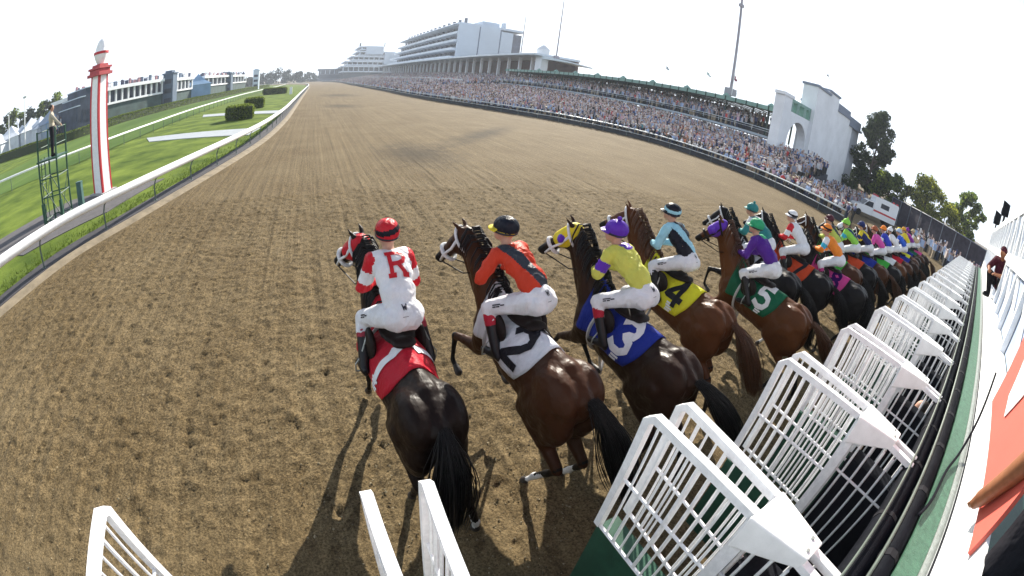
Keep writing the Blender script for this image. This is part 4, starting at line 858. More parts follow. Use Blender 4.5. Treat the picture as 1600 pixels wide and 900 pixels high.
def horse_prims(p):
    T = Tp(p['pitch']); B = []
    B += [E((0,.62,1.17),(.29,.74,.335)), E((0,1.16,1.19),(.235,.33,.37)), E((0,1.06,1.41),(.11,.36,.17)), E((0,.0,1.27),(.25,.42,.29)), C((0,.1,1.47),.10,(0,.95,1.46),.085),
          E((.145,-.10,1.29),(.155,.30,.26)), E((-.145,-.10,1.29),(.155,.30,.26)), C((0,-.36,1.38),.07,(0,-.05,1.50),.09), E((0,.35,1.08),(.25,.5,.27))]
    for s in (-1, 1): B += [E((s*.145,-.20,1.08),(.14,.21,.33)), E((s*.17,-.02,1.0),(.12,.19,.24)), E((s*.16,1.16,1.15),(.12,.20,.30)), E((s*.17,.12,1.08),(.12,.2,.2))]
    # neck and head
    nb, pl = Vector((0,1.22,1.32)), Vector(p['poll']); up = Vector(p.get('crest', (0,-.09,.10)))
    N = [C(nb,.235,nb.lerp(pl,.35),.165), C(nb.lerp(pl,.35),.16,nb.lerp(pl,.7),.115), C(nb.lerp(pl,.7),.112,pl,.088), C(nb+Vector((0,-.14,.12)),.10,pl+up*.3,.055), C(nb+Vector((0,.08,-.12)),.14,pl+Vector((0,.05,-.12)),.07)]
    hy = R(p['yaw']); hp = R(p['nose']); d = Vector((-math.sin(hy)*math.cos(hp), math.cos(hy)*math.cos(hp), -math.sin(hp)))
    sd = Vector((math.cos(hy), math.sin(hy), 0)); upv = sd.cross(d); mz = pl+d*.52
    H = [C(pl+d*.02,.098,pl+d*.22,.092), C(pl+d*.20,.085,pl+d*.44,.055), C(pl+d*.42,.056,mz,.052,1), C(pl+d*.05-upv*.07,.085,pl+d*.20-upv*.085,.068), C(pl+d*.2-upv*.06,.05,mz-upv*.03,.035,0), E(mz-upv*.035,(.045,.045,.04),1)]
    for s in (-1, 1):
        H += [C(pl+sd*s*.055+upv*.06,.034,pl+sd*s*.085+upv*.155-d*.0,.026), C(pl+sd*s*.085+upv*.15,.026,pl+sd*s*.085+upv*.215+d*.01,.010), E(pl+d*.17+sd*s*.075+upv*.025,(.024,.024,.024),1), E(mz+sd*s*.032+upv*.01,(.018,.018,.018),1)]
    out = xform(B+N+H, T)
    # legs
    for s, key in ((-1,'hl'),(1,'hr')):
        st, hk, ft, hf = [Vector(q) for q in p[key]]; sock = p['sock'].get(key, 0); hip = T@Vector((s*.14,-.10,1.18))
        out += [C(hip,.20,st,.14), C(T@Vector((s*.14,-.28,1.02)),.13,st.lerp(hk,.5),.092), C(st,.13,st.lerp(hk,.55),.095), C(st.lerp(hk,.5),.092,hk,.06, 0), C(hk+(st-hk)*.02,.062,hk+(ft-hk)*.15,.05,1),
                C(hk,.05,ft,.038,1), C(ft,.047,ft+(hf-ft)*.15,.046,2 if sock else 1), C(ft+(hk-ft)*.45 if sock else ft,.043 if sock else .037,hf,.038,2 if sock else 1), C(hf+(ft-hf)*.12,.045,hf+Vector((0,.02,-.03)),.056,3)]
    for s, key in ((-1,'fl'),(1,'fr')):
        el, kn, ft, hf = [T@Vector(q) for q in p[key]]; sh = T@Vector((s*.15,1.14,1.12)); sock = p['sock'].get(key, 0)
        out += [C(sh,.16,el,.105), C(el,.10,el.lerp(kn,.5),.065), C(el.lerp(kn,.5),.065,kn,.046,0), C(kn,.05,kn.lerp(ft,.15),.04,1), C(kn,.042,ft,.031,1), C(ft,.038,hf,.032,2 if sock else 1), C(hf+(ft-hf)*.3,.043,hf+(hf-ft)*.25,.053,3)]
    return out, T, (pl, d, sd, upv, mz)
def hair_bundle(name, roots, path_fn, n, r, m, parent, seed):
    rg = random.Random(seed); mb = MB()
    for i in range(n):
        P = path_fn(rg); k = len(P); mb.tube(P, [r*(.5+.6*math.sin(math.pi*min(.95, j/(k-1)*.8+.15)))*(1 if j < k-1 else .35) for j in range(k)], 4, 0, False)
    return mb.build(name, m, parent, smooth=True, fix=False)
def make_horse(p, label, cloth_mat, num, num_mat, coat, group, tail='black', blink=None, bridle='white', seed=1):
    t = thing('racehorse', label, 'horse', group=group); prims, T, (pl, d, sd, upv, mz) = horse_prims(p)
    body = organic('body', prims, .021 if p.get('fine', 1) else .03, 6, [COATS[coat], POINTS, SOCK, HOOF], parent=t, wr=.004 if p.get('fine', 1) else 0, wf=5.5); bv = bvh(body)
    T3 = T.to_3x3(); tw = p.get('tail', (.1,-.55,-.7)); sway = Vector(tw)
    def tailpath(rg):
        a = T@Vector((rg.gauss(0,.018), -.40, 1.43+rg.gauss(0,.015))); q = [a]; L = rg.uniform(.78, 1.12); g = Vector((rg.gauss(0,.048), rg.gauss(0,.05), 0)); n = 8
        for j in range(1, n+1):
            u = j/n; q.append(a + Vector((sway.x*u*L, -.13*min(1,u*3)+sway.y*u**1.2*L*.8, .02*u+sway.z*(u**1.35)*L*1.15)) + g*math.sin(u*2.4)*1.3)
        return q
    hair_bundle('tail', None, tailpath, 620, .005, HAIRB if tail == 'black' else HAIRC, t, seed)
    nb = Vector((0,1.22,1.32)); up = Vector(p.get('crest', (0,-.09,.10)))
    def manepath(rg):
        u = rg.random(); a = (nb+Vector((0,-.14,.12))).lerp(pl+up*.3, u)+Vector((0,-.03,.05)); a = a+Vector((rg.gauss(0,.012),0,.03)); s = 1 if rg.random() < p.get('mane_right', .75) else -1; L = rg.uniform(.12,.24)
        return [T@a, T@(a+Vector((s*.07,-.03,.02))), T@(a+Vector((s*.125,-.04,-L*.45))), T@(a+Vector((s*.14,-.05,-L)))]
    hair_bundle('mane', None, manepath, 110, .011, HAIRB if tail == 'black' else HAIRC, t, seed+1)
    # saddle cloth draped over the back
    def surf(th, y, off):
        dr = Vector((-math.sin(th), 0, math.cos(th))); o = Vector((0, y, 1.14))+dr*.9; h = bv.ray_cast(T@o, T3@(-dr), 1.0)
        if h[0] is None: return T@(Vector((0, y, 1.14))+dr*.33)
        return h[0]+(T3@dr)*off
    mb = MB(); nt_, ny = 40, 22; V = []
    for off in (.014, .004):
        for i in range(nt_+1):
            th = R(-92+184*i/nt_); a = abs(th)/R(92); yb = .22+.16*a*a-.02; yf = 1.22-.05*a
            for j in range(ny+1): V.append(surf(th, yb+(yf-yb)*j/ny, off+.004*math.sin(j*1.7+i*.9)*a))
    w_ = ny+1; K = (nt_+1)*w_; F = [(i*w_+j, i*w_+j+1, (i+1)*w_+j+1, (i+1)*w_+j) for i in range(nt_) for j in range(ny)]
    rim = [i*w_ for i in range(nt_+1)]+[nt_*w_+j for j in range(1, ny+1)]+[i*w_+ny for i in range(nt_-1, -1, -1)]+[j for j in range(ny-1, 0, -1)]
    F += [(a, b, b+K, a+K) for a, b in zip(rim, rim[1:]+rim[:1])]
    cl = MB(); cl.add(V, F); clo = cl.build('saddle_cloth', cloth_mat, t, smooth=True, fix=False)
    for s in (-1, 1):
        def fm(u, v, s=s): return surf(-s*(R(38)-v/.34), p.get('num_y', .51)+s*u, .024)
        decal('number', num, fm, .36, num_mat, clo, .125)
        def f2(u, v, s=s): return surf(-s*(R(76)-v/.34), .50+s*u, .022)
        decal('cloth_patch', '#', f2, .13, FLW if num_mat is not FLW else RED, clo, .11)
    # saddle, girth, stirrups
    sp = [E((0,.76,1.555),(.17,.25,.045)), E((0,.54,1.575),(.12,.08,.04)), C((0,.96,1.58),.05,(0,1.02,1.61),.035)]
    for s in (-1, 1): sp.append(E((s*.24,.82,1.40),(.05,.16,.17)))
    organic('saddle', xform(sp, T), .02, 3, [LEATHER], parent=t)
    mb = MB(); ring = []
    for k in range(29):
        th = R(-180+360*k/28); ring.append(surf(th, .98, .02))
    mb.tube(ring, .022, 5, 0, False); mb.build('girth', mat('girth_white', (.5,.5,.52), .7, .1, 5), t)
    for s in (-1, 1):
        mb = MB(); c = Vector((s*.345,.77,1.19)); mb.tube([T@Vector((s*.27,.82,1.5)), T@(c+Vector((0,0,.13)))], .009, 5)
        mb.tube([T@(c+Vector((dx*.055,0,dz))) for dx, dz in ((-1,-.03),(-1,.05),(0,.13),(1,.05),(1,-.03),(-1,-.03))], .008, 5); mb.build('stirrup', STEEL, t)
    # bridle: sheepskin noseband, cheek straps, browband, blinkers
    BR = mat('sheepskin_white', (.66,.67,.68), .9, .12, 40, .4, 80) if bridle == 'white' else LEATHER
    def hr(f, r, w, tilt=0):
        c = pl+d*f-upv*.02; return [T@(c+sd*math.cos(a)*r*.93+upv*math.sin(a)*r*1.12-d*tilt*math.sin(a)) for a in np.linspace(0, 2*math.pi, 21)]
    mb = MB(); mb.tube(hr(.36,.088,0), .024, 7, 0, False); mb.tube(hr(.08,.128,0,.04), .017, 6, 0, False)
    for s in (-1, 1): mb.tube([T@(pl+d*.08+sd*s*.115-upv*.0), T@(pl+d*.22+sd*s*.102-upv*.03), T@(pl+d*.36+sd*s*.088-upv*.02), T@(mz-d*.05+sd*s*.062-upv*.045)], .016, 6)
    mb.build('bridle', BR, t, smooth=True)
    if blink:
        hood = [C(pl+d*.03,.115,pl+d*.22,.106), C(pl+d*.05-upv*.05,.092,pl+d*.18-upv*.06,.082)]
        for s in (-1, 1): hood += [E(pl+d*.19+sd*s*.105+upv*.02,(.035,.05,.05),1)]
        organic('blinkers', xform(hood, T), .016, 3, blink if len(blink) > 1 else blink*2, parent=t)
    # breast girth line and reins
    mb = MB()
    for s in (-1, 1): mb.tube([T@(mz-d*.05+sd*s*.065-upv*.05), T@(pl.lerp(nb,.45)+Vector((s*.15,.12,-.1))), T@Vector((s*.11,1.34,1.74)), T@Vector((s*.09,1.22,1.80))], .008, 5)
    mb.build('reins', LEATHER, t)
    t['_T'] = p['pitch']; return t
HLs = dict(stand=[(-.15,.20,.94),(-.14,-.26,.56),(-.14,-.18,.24),(-.14,-.10,.06)], push=[(-.16,.08,.93),(-.16,-.44,.58),(-.16,-.58,.26),(-.16,-.60,.06)], drive=[(-.15,.30,.92),(-.14,-.08,.56),(-.14,.12,.24),(-.14,.22,.06)])
def mir(L): return [(-x, y, z) for x, y, z in L]
FRs = dict(raise_=[(.14,1.28,.90),(.14,1.62,.98),(.14,1.60,.64),(.14,1.48,.54)], tuck=[(.14,1.22,.86),(.14,1.42,.62),(.14,1.18,.44),(.14,1.04,.44)], reach=[(.14,1.26,.88),(.14,1.58,.66),(.14,1.74,.36),(.14,1.84,.22)], down=[(.14,1.12,.86),(.14,1.24,.50),(.14,1.22,.22),(.14,1.30,.08)])
HP = {
 'A': dict(pitch=2, poll=(-.10,1.78,1.98), yaw=34, nose=40, hl=[(-.15,.22,.94),(-.14,-.22,.56),(-.12,-.02,.24),(-.12,.06,.06)], hr=[(.17,.06,.92),(.20,-.48,.56),(.27,-.56,.24),(.30,-.52,.06)], fl=[(-.14,1.24,.88),(-.14,1.50,.50),(-.13,1.56,.20),(-.12,1.66,.07)], fr=[(.14,1.20,.88),(.13,1.46,.56),(.10,1.42,.26),(.05,1.54,.14)], sock={'hr':1}, tail=(.0,-.05,-.92)),
 'B': dict(pitch=3.5, poll=(-.22,1.72,2.02), yaw=32, nose=50, hl=[(-.16,.20,.92),(-.13,-.38,.52),(-.18,-.14,.22),(-.21,-.05,.06)], hr=[(.16,.18,.92),(.16,-.42,.52),(.20,-.24,.22),(.22,-.14,.06)], fl=[(-.16,1.22,.86),(-.30,1.58,.80),(-.32,1.56,.46),(-.30,1.44,.38)], fr=FRs['tuck'], sock={'hl':1,'hr':1}, tail=(.42,-.40,-.95)),
 'C': dict(pitch=3.5, poll=(-.16,1.70,2.08), yaw=40, nose=44, hl=HLs['stand'], hr=mir(HLs['push']), fl=mir(FRs['reach']), fr=FRs['tuck'], sock={}, tail=(.55,-.50,-.62)),
 'D': dict(pitch=3, poll=(-.16,1.74,2.06), yaw=34, nose=38, hl=HLs['push'], hr=mir(HLs['stand']), fl=mir(FRs['tuck']), fr=FRs['reach'], sock={}, tail=(.35,-.50,-.75)),
}
# ---------------------------------------------------------------- jockeys
BREECH = cloth('breeches_white', (.66,.67,.70)); BOOT = mat('boot_black', (.010,.010,.012), .4, .3, 12, spec=.25)
MARK = mat('mark_black', (.02,.02,.03), .7, .1, 5)
def make_jockey(T, label, cm, helmet, lean=0, hyaw=0, armw=0, text=None, emb=True, group=None, fine=True, cuff=None, twist=0, dz=-.025):
    t = thing('person', label, 'jockey', group=group); vox = .013 if fine else .022
    tw = Matrix.Translation((0,.82,0)) @ Matrix.Rotation(R(twist), 4, 'Z') @ Matrix.Translation((0,-.82,0)) @ Matrix.Translation((0,-.13,dz))
    T = T @ tw
    L = lean; pel = Vector((0,.76,1.84)); wa = Vector((0,.86+L*.3,1.98)); ch = Vector((0,.99+L*.7,2.11-L*.3)); sh = Vector((0,1.09+L,2.21-L*.6)); nk = sh+Vector((0,.05,.06)); hd = sh+Vector((0,.115,.17))
    up = (sh-pel).normalized(); Rt = Matrix.Rotation(-math.atan2((sh-pel).y, (sh-pel).z), 3, 'X')
    tor = [E(ch,(.165,.12,.20),0,Rt), E(wa,(.15,.11,.16),0,Rt), C(sh+Vector((-.12,0,0)),.066,sh+Vector((.12,0,0)),.066,0)]
    arms = []; fore = []; hands = []
    for s in (-1, 1):
        S = sh+Vector((s*.162,0,-.01)); el = Vector((s*(.245+armw), 1.11+L, 1.93-L*.4)); hn = Vector((s*.075, 1.36+L*.6, 1.83)); m1 = S.lerp(el,.42); m2 = S.lerp(el,.74)
        arms += [C(S,.064,m1,.058,1), C(m1,.060,m2,.057,2), C(m2,.056,el,.052,3), C(el,.052,el.lerp(hn,.3),.047,3), C(el.lerp(hn,.3),.048,el.lerp(hn,.8),.034,3)]
        fore += [C(S,.055,el,.045), C(el,.043,hn,.027)]; dd = (hn-el).normalized()
        hands += [E(hn+dd*.035,(.034,.04,.024))]
        for f in range(4): b = hn+dd*.06+Vector((0,(f-1.5)*.004,(f-1.5)*.02)); hands += [C(b,.0105,b+dd*.032,.010), C(b+dd*.032,.010,b+dd*.012+Vector((s*-.005,.03,0)),.009)]
        hands += [C(hn+dd*.02+Vector((0,0,.025)),.012,hn+dd*.06+Vector((0,.02,.038)),.010)]
    leg = []; boots = []; bl = []
    for s in (-1, 1):
        hp = pel+Vector((s*.10,.02,-.02)); kn = Vector((s*.255,1.14,1.60)); an = Vector((s*.325,.86,1.26)); toe = Vector((s*.335,1.03,1.19)); mid = kn.lerp(an,.3)
        leg += [C(hp,.106,kn,.070), C(kn,.068,mid,.056)]; bl += [C(hp,.10,kn,.06), C(kn,.055,an,.034), C(an,.028,toe-(toe-an)*.25,.024)]
        boots += [C(kn.lerp(an,.16),.066,kn.lerp(an,.35),.065,1), C(kn.lerp(an,.32),.063,an,.045,0), C(an+Vector((0,-.03,-.02)),.042,toe,.036,0), C(an+Vector((0,-.045,-.045)),.025,an+Vector((0,-.04,-.06)),.022,0)]
    hq = Matrix.Rotation(R(hyaw), 3, 'Z'); 
    def hv(x, y, z): return hd+hq@Vector((x,y,z))
    head = [C(nk-Vector((0,.03,.06)),.055,hd+Vector((0,0,-.04)),.052), E(hd,(.08,.1,.115),0,hq), E(hv(0,.095,-.02),(.014,.022,.022)), E(hv(0,.05,-.075),(.045,.045,.035)), E(hv(.078,0,-.01),(.014,.022,.03)), E(hv(-.078,0,-.01),(.014,.022,.03)), E(hv(0,.088,-.055),(.024,.014,.008))]
    pelv = [E(pel,(.155,.14,.14),0,Rt), C(pel+Vector((-.06,-.03,-.02)),.115,pel+Vector((.06,-.03,-.02)),.115,0)]
    organic('body', xform(tor+fore+hands+pelv+bl+head, T), .012 if fine else .02, 3, [SKIN], parent=t)
    sashn = Vector((.80,0,.6)).normalized()
    Ti = T.inverted()
    def labeller(cen, lab):
        Mi = np.array(Ti); q = cen@Mi[:3,:3].T+Mi[:3,3]; c = np.array(ch); dd = (q-c)@np.array(sashn)
        m = (np.abs(dd) < .052) & (lab == 0); lab = lab.copy(); lab[m] = 4
        col = (np.linalg.norm(q-np.array(sh)-np.array([0,0,.05]), axis=1) < .135) & (lab == 0); lab[col] = 5
        return lab
    jk = organic('jacket', xform(fat(tor+arms, .014)+[E(pel+up*.06,(.165,.14,.07),0,Rt)], T), vox, 3, [cm[0], cm[1], cm[2], cm[3], cm[4], cm[5]], labeller, parent=t, wr=.0085 if fine else 0, wf=13)
    br = organic('breeches', xform(fat(pelv+leg, .012), T), vox, 4, [BREECH], parent=t, wr=.006 if fine else 0, wf=15)
    for q in (0, 1): organic('boot', xform(fat(boots[q*4:q*4+4], .004), T), vox, 2, [BOOT, cuff or BOOT], parent=t)
    hm = [E(hv(0,-.01,.045),(.113,.133,.105),0,hq)]
    def hl(cen, lab):
        Mi = np.array(Ti); q = (cen@Mi[:3,:3].T+Mi[:3,3]-np.array(hd))@np.array(hq); lab = lab.copy(); z = q[:,2]-.045
        if helmet[1] is not None: lab[(np.abs(z-.02-.25*q[:,0]) < .024)] = 1
        if helmet[2] is not None: lab[(z < (-.022 if helmet[2] is not NY_ else -.038))] = 2
        return lab
    h_ = organic('helmet', xform(hm, T), .012 if fine else .02, 2, [helmet[0], helmet[1] or helmet[0], helmet[2] or helmet[0]], hl, parent=t)
    mb = MB(); mb.v = []; pk = []
    for k in range(9):
        a = R(-60+15*k); pk.append((hv(math.sin(a)*.112, math.cos(a)*.128-.01, .02), hv(math.sin(a)*.125, math.cos(a)*.178-.01, .0)))
    for (a, b), (c, e) in zip(pk, pk[1:]): mb.hexa([T@a,T@b,T@e,T@c,T@(a+Vector((0,0,.012))),T@(b+Vector((0,0,.008))),T@(e+Vector((0,0,.008))),T@(c+Vector((0,0,.012)))])
    mb.build('peak', helmet[0] if helmet[2] is None else helmet[2], h_)
    if len(helmet) > 3 and helmet[3]: organic('pompom', xform([E(hv(0,-.01,.165),(.03,.03,.028))], T), .012, 2, [helmet[0]], parent=h_)
    mb = MB(); mb.tube([T@hv(math.cos(a)*.098, math.sin(a)*.118-.005, -.005) for a in np.linspace(0, 2*math.pi, 21)], .012, 5, 0, False); mb.build('goggle_strap', MARK, t)
    if fine:
        fwd = Vector((0, up.z, -up.y)); bvj = bvh(jk); bvb = bvh(br); T3 = T.to_3x3()
        if text:
            def fm(u, v):
                o = ch+Vector((u+.02,0,0))+up*(v+.03)-fwd*.5; h = bvj.ray_cast(T@o, T3@fwd, 1.0); return h[0]-(T3@fwd)*.006 if h[0] is not None else None
            decal('back_letter', text, fm, .21, cm[1], jk, .10)
        if emb:
            back = Vector((0,.9,-.42)).normalized()
            for tx, du, dv, sz in (('W',0,.035,.045),('---',0,-.045,.018)):
                def fm(u, v, du=du, dv=dv):
                    o = pel+Vector((u+du,0,0))+Vector((0,.42,.9))*(v+dv+.03)-back*.5; h = bvb.ray_cast(T@o, T3@back, 1.0); return h[0]-(T3@back)*.005 if h[0] is not None else None
                decal('seat_emblem', tx, fm, sz, MARK, br, .12)
            for s in (-1, 1):
                kn = Vector((s*.255,1.14,1.60)); hp = pel+Vector((s*.10,.02,-.02)); ax = (kn-hp).normalized(); outd = Vector((s,0,.25)); outd = (outd-ax*outd.dot(ax)).normalized(); vv = outd.cross(ax)*s
                def fm(u, v, s=s):
                    o = hp.lerp(kn,.62)+ax*u*(1 if s < 0 else -1)*-1+vv*v*-1+outd*.3; h = bvb.ray_cast(T@o, T3@(-outd), .5); return h[0]+(T3@outd)*.005 if h[0] is not None else None
                decal('thigh_lettering', '==-', fm, .05, MARK, br, .13)
    return t
def J(*c): return [cloth('silk_'+str(x).replace(' ', '_').replace('(', '').replace(')', '').replace(',', '_').replace('.', ''), x, .5, .1) for x in c]
W_=(.68,.68,.7); RD=(.48,.02,.03); OR=(.50,.045,.02); GY=(.035,.042,.055); YL=(.52,.52,.10); PU=(.10,.03,.36); BK=(.010,.011,.018); LB=(.28,.52,.62); PP=(.075,.02,.22); GN=(.03,.30,.14); TE=(.03,.19,.19); LG=(.25,.55,.08); OG=(.75,.22,.03); MG=(.58,.08,.33); NB=(.02,.03,.12); RB=(.03,.05,.4); YE=(.62,.5,.03); PK=(.5,.05,.22); DP=(.03,.0,.07); CY=(.05,.35,.5)
HM_ = lambda *c: [None if x is None else (x if isinstance(x, bool) else cloth('silk_'+str(x).replace(' ', '_').replace('(', '').replace(')', '').replace(',', '_').replace('.', ''), x, .35, .1)) for x in c]
def C1(c): return J(c)[0]
NW, NK, NY_ = C1(W_), C1((.015,.015,.02)), C1(YE)
CLB = {'red': C1((.42,.015,.03)), 'white': C1((.62,.64,.68)), 'blue': C1((.015,.03,.24)), 'yellow': C1((.62,.60,.03)), 'green': C1((.01,.10,.05)), 'orange': C1((.5,.06,.02)), 'pink': C1(PK), 'lime': C1((.05,.35,.05))}
GR_H = 'racehorses breaking from the gate'; GR_J = 'jockeys riding the racehorses'
def put(o, x, y, h): o.location = (x, y, 0); o.rotation_euler = (0,0,R(h)); o.scale = (1.075,)*3; return o
# the eight nearest, each built on its own
field = [
 dict(k='A', x=0.80, y=2.70, h=4, coat='dark bay', cl='red', num='1', nm=NW, blink=HM_(RD,RD), hl='dark bay horse with one white hind sock under the red number 1 cloth', j=J(W_,RD,W_,RD,W_,W_), hm=HM_(RD,BK,None), text='R', cuff=C1((.3,.04,.06)), jl='jockey in white jacket with red letter R and red helmet', hyaw=-4),
 dict(k='B', x=2.15, y=2.66, h=5, coat='bay', cl='white', num='2', nm=NK, blink=None, hl='bay horse with two white hind pasterns under the white number 2 cloth', j=J(OR,OR,OR,OR,GY,OR), hm=HM_((.012,.014,.022),None,YE), cuff=C1((.4,.02,.04)), jl='jockey in orange-red jacket with dark sash and dark helmet', hyaw=35, arm=.06),
 dict(k='C', x=3.43, y=2.48, h=4, coat='brown', cl='blue', num='3', nm=NW, blink=HM_(YE,PU), hl='brown horse with yellow blinkers under the blue number 3 cloth', j=J(YL,YL,PU,YL,YL,PU), hm=HM_(PU,None,PU,True), cuff=C1((.4,.02,.04)), jl='jockey in yellow jacket with purple armbands and purple helmet', hyaw=40),
 dict(k='D', x=5.04, y=3.22, h=4, coat='chestnut', cl='yellow', num='4', nm=NK, blink=None, hl='chestnut horse with white bridle under the yellow cloth', j=J(BK,LB,LB,LB,LB,BK), hm=HM_(BK,LB,None), cuff=None, jl='jockey in black jacket with pale blue sash and sleeves', hyaw=30),
 dict(k='C', x=6.80, y=2.68, h=4, coat='chestnut', cl='green', num='5', nm=NW, blink=HM_(PU,PU), hl='dark chestnut horse with purple blinkers under the green number 5 cloth', j=J(PP,PP,PP,PP,PP,GN), hm=HM_(GN,None,GN), cuff=None, jl='jockey in purple jacket with green helmet', hyaw=30, arm=-.02),
 dict(k='B', x=8.24, y=3.70, h=3, coat='black', cl='white', num='6', nm=NK, blink=None, hl='black horse half hidden beyond the number 5 horse', j=J(TE,W_,TE,TE,TE,W_), hm=HM_(TE,None,None,True), cuff=None, jl='jockey in teal jacket with teal pompom helmet', hyaw=35),
 dict(k='D', x=9.58, y=3.42, h=3, coat='black', cl='orange', num='7', nm=NK, blink=None, hl='black horse under the red-orange cloth', j=J(W_,RD,W_,RD,W_,W_), hm=HM_(W_,BK,None), cuff=C1((.3,.02,.03)), jl='jockey in white jacket with red sleeves and white helmet', hyaw=40),
 dict(k='A', x=10.48, y=2.70, h=3, coat='black', cl='pink', num='8', nm=C1(DP), blink=None, hl='black horse under the pink number 8 cloth', j=J(OG,W_,CY,OG,OG,OG), hm=HM_(OG,BK,None), cuff=C1(PK), jl='jockey in orange jacket with orange helmet', hyaw=30),
]
far = [  # the rest of the field, farther along the gate
 dict(k='D', x=12.18, y=3.44, coat='bay', cl='lime', num='9', j=J((.42,.5,.1),(.42,.5,.1),(.42,.5,.1),(.42,.5,.1),GY,GY), hm=HM_((.07,.02,.03),None,None), jl='jockey in yellow-green jacket with dark maroon helmet', hl='bay horse ridden by the jockey with the dark maroon helmet'),
 dict(k='B', x=13.48, y=3.27, coat='black', cl='orange', num='10', j=J(LG,LG,CY,LG,NB,LG), hm=HM_(LG,None,None), jl='jockey in lime green jacket with dark bands and lime helmet', hl='black horse ridden by the lime green jockey'),
 dict(k='C', x=14.88, y=3.18, coat='bay', cl='blue', num='11', j=J(NB,YE,NB,YE,YE,NB), hm=HM_(NB,None,None), jl='jockey in navy jacket with yellow sash and navy helmet', hl='bay horse ridden by the navy and yellow jockey'),
 dict(k='A', x=16.18, y=2.93, coat='black', cl='lime', num='12', j=J(MG,MG,MG,MG,MG,MG), hm=HM_((.3,.09,.04),None,None), jl='jockey in magenta jacket with rusty brown helmet', hl='black horse under the bright green cloth'),
 dict(k='D', x=17.66, y=3.01, coat='chestnut', cl='white', num='13', j=J(RB,RB,W_,RB,RB,RB), hm=HM_(OG,None,None), jl='jockey in deep blue jacket with orange helmet', hl='chestnut horse ridden by the jockey in the orange helmet and blue jacket'),
 dict(k='B', x=19.14, y=2.97, coat='bay', cl='red', num='14', j=J(W_,W_,W_,W_,W_,W_), hm=HM_(W_,None,None), jl='jockey all in plain white with white helmet', hl='bay horse ridden by the jockey all in white'),
 dict(k='C', x=20.62, y=2.88, coat='brown', cl='blue', num='15', j=J((.03,.1,.5),(.03,.1,.5),W_,W_,(.03,.1,.5),W_), hm=HM_((.35,.45,.6),None,None), jl='jockey in bright blue jacket with pale blue helmet', hl='brown horse ridden by the bright blue jockey'),
 dict(k='A', x=22.10, y=3.14, coat='bay', cl='yellow', num='16', j=J(NB,NB,NB,NB,YE,NB), hm=HM_(YE,None,None), jl='jockey in navy jacket with yellow helmet', hl='bay horse ridden by the jockey with the yellow helmet'),
 dict(k='D', x=23.49, y=3.23, coat='dark bay', cl='blue', num='17', j=J(YE,YE,YE,YE,YE,YE), hm=HM_((.6,.3,.03),None,None), jl='jockey in bright yellow jacket near the far end', hl='dark bay horse ridden by the bright yellow jockey'),
 dict(k='B', x=24.97, y=3.23, coat='bay', cl='green', num='18', j=J((.2,.03,.25),(.2,.03,.25),YE,YE,MG,MG), hm=HM_((.2,.03,.25),None,None), jl='jockey in purple jacket with yellow sleeves near the far end', hl='bay horse ridden by the purple and yellow jockey'),
 dict(k='C', x=26.45, y=3.14, coat='brown', cl='pink', num='19', j=J((.5,.4,.25),W_,W_,W_,BK,BK), hm=HM_((.5,.4,.25),None,None), jl='jockey in tan jacket with white sleeves at the far end', hl='brown horse ridden by the jockey in tan and white'),
]
for i, f in enumerate(field):
    p = dict(HP[f['k']]); p['fine'] = i < 5
    h = make_horse(p, f['hl'], CLB[f['cl']], f['num'], f['nm'], f['coat'], GR_H, 'black' if f['coat'] != 'chestnut' else 'brown', f['blink'], 'white' if i != 4 else 'dark', seed=30+i); put(h, f['x'], f['y'], f['h']); f['horse'] = h
    j = make_jockey(Tp(p['pitch']), f['jl'], f['j'], f['hm'], lean=(.05,.15,.13,.07,.11,.14,.08,.12)[i], hyaw=f['hyaw'], armw=f.get('arm', .0), text=f.get('text'), group=GR_J, fine=i < 5, cuff=f['cuff'], twist=(0,11,8,2,5,8,3,6)[i]); put(j, f['x'], f['y'], f['h']); f['jock'] = j
first = {f['k']: f for f in reversed(field[4:])}; first['A'] = field[7]; first['B'] = field[5]; first['D'] = field[6]; first['C'] = field[4]
for i, f in enumerate(far):
    src = first[f['k']]; h = copy_tree(src['horse']); j = copy_tree(src['jock']); tag(h, f['hl']); tag(j, f['jl'])
    put(h, f['x'], f['y'], random.uniform(-2, 4)); put(j, f['x'], f['y'], math.degrees(h.rotation_euler.z))
    for c in list(h.children):
        b = c.name.split('.')[0]
        if b == 'body': setmats(c, [COATS[f['coat']], POINTS, SOCK, HOOF])
        elif b == 'saddle_cloth':
            setmats(c, [CLB[f['cl']]])
            for q in list(c.children): bpy.data.objects.remove(q)
        elif b == 'blinkers': setmats(c, [CLB['white'], CLB['white']])
    for c in list(j.children):
        b = c.name.split('.')[0]
        if b == 'jacket':
            setmats(c, f['j'])
            for q in list(c.children): bpy.data.objects.remove(q)
        elif b == 'helmet':
            setmats(c, [f['hm'][0], f['hm'][1] or f['hm'][0], f['hm'][2] or f['hm'][0]])
            for q in c.children: setmats(q, [f['hm'][0]])
        elif b == 'breeches':
            for q in list(c.children): bpy.data.objects.remove(q)
        elif b == 'boot': setmats(c, [BOOT, BOOT])
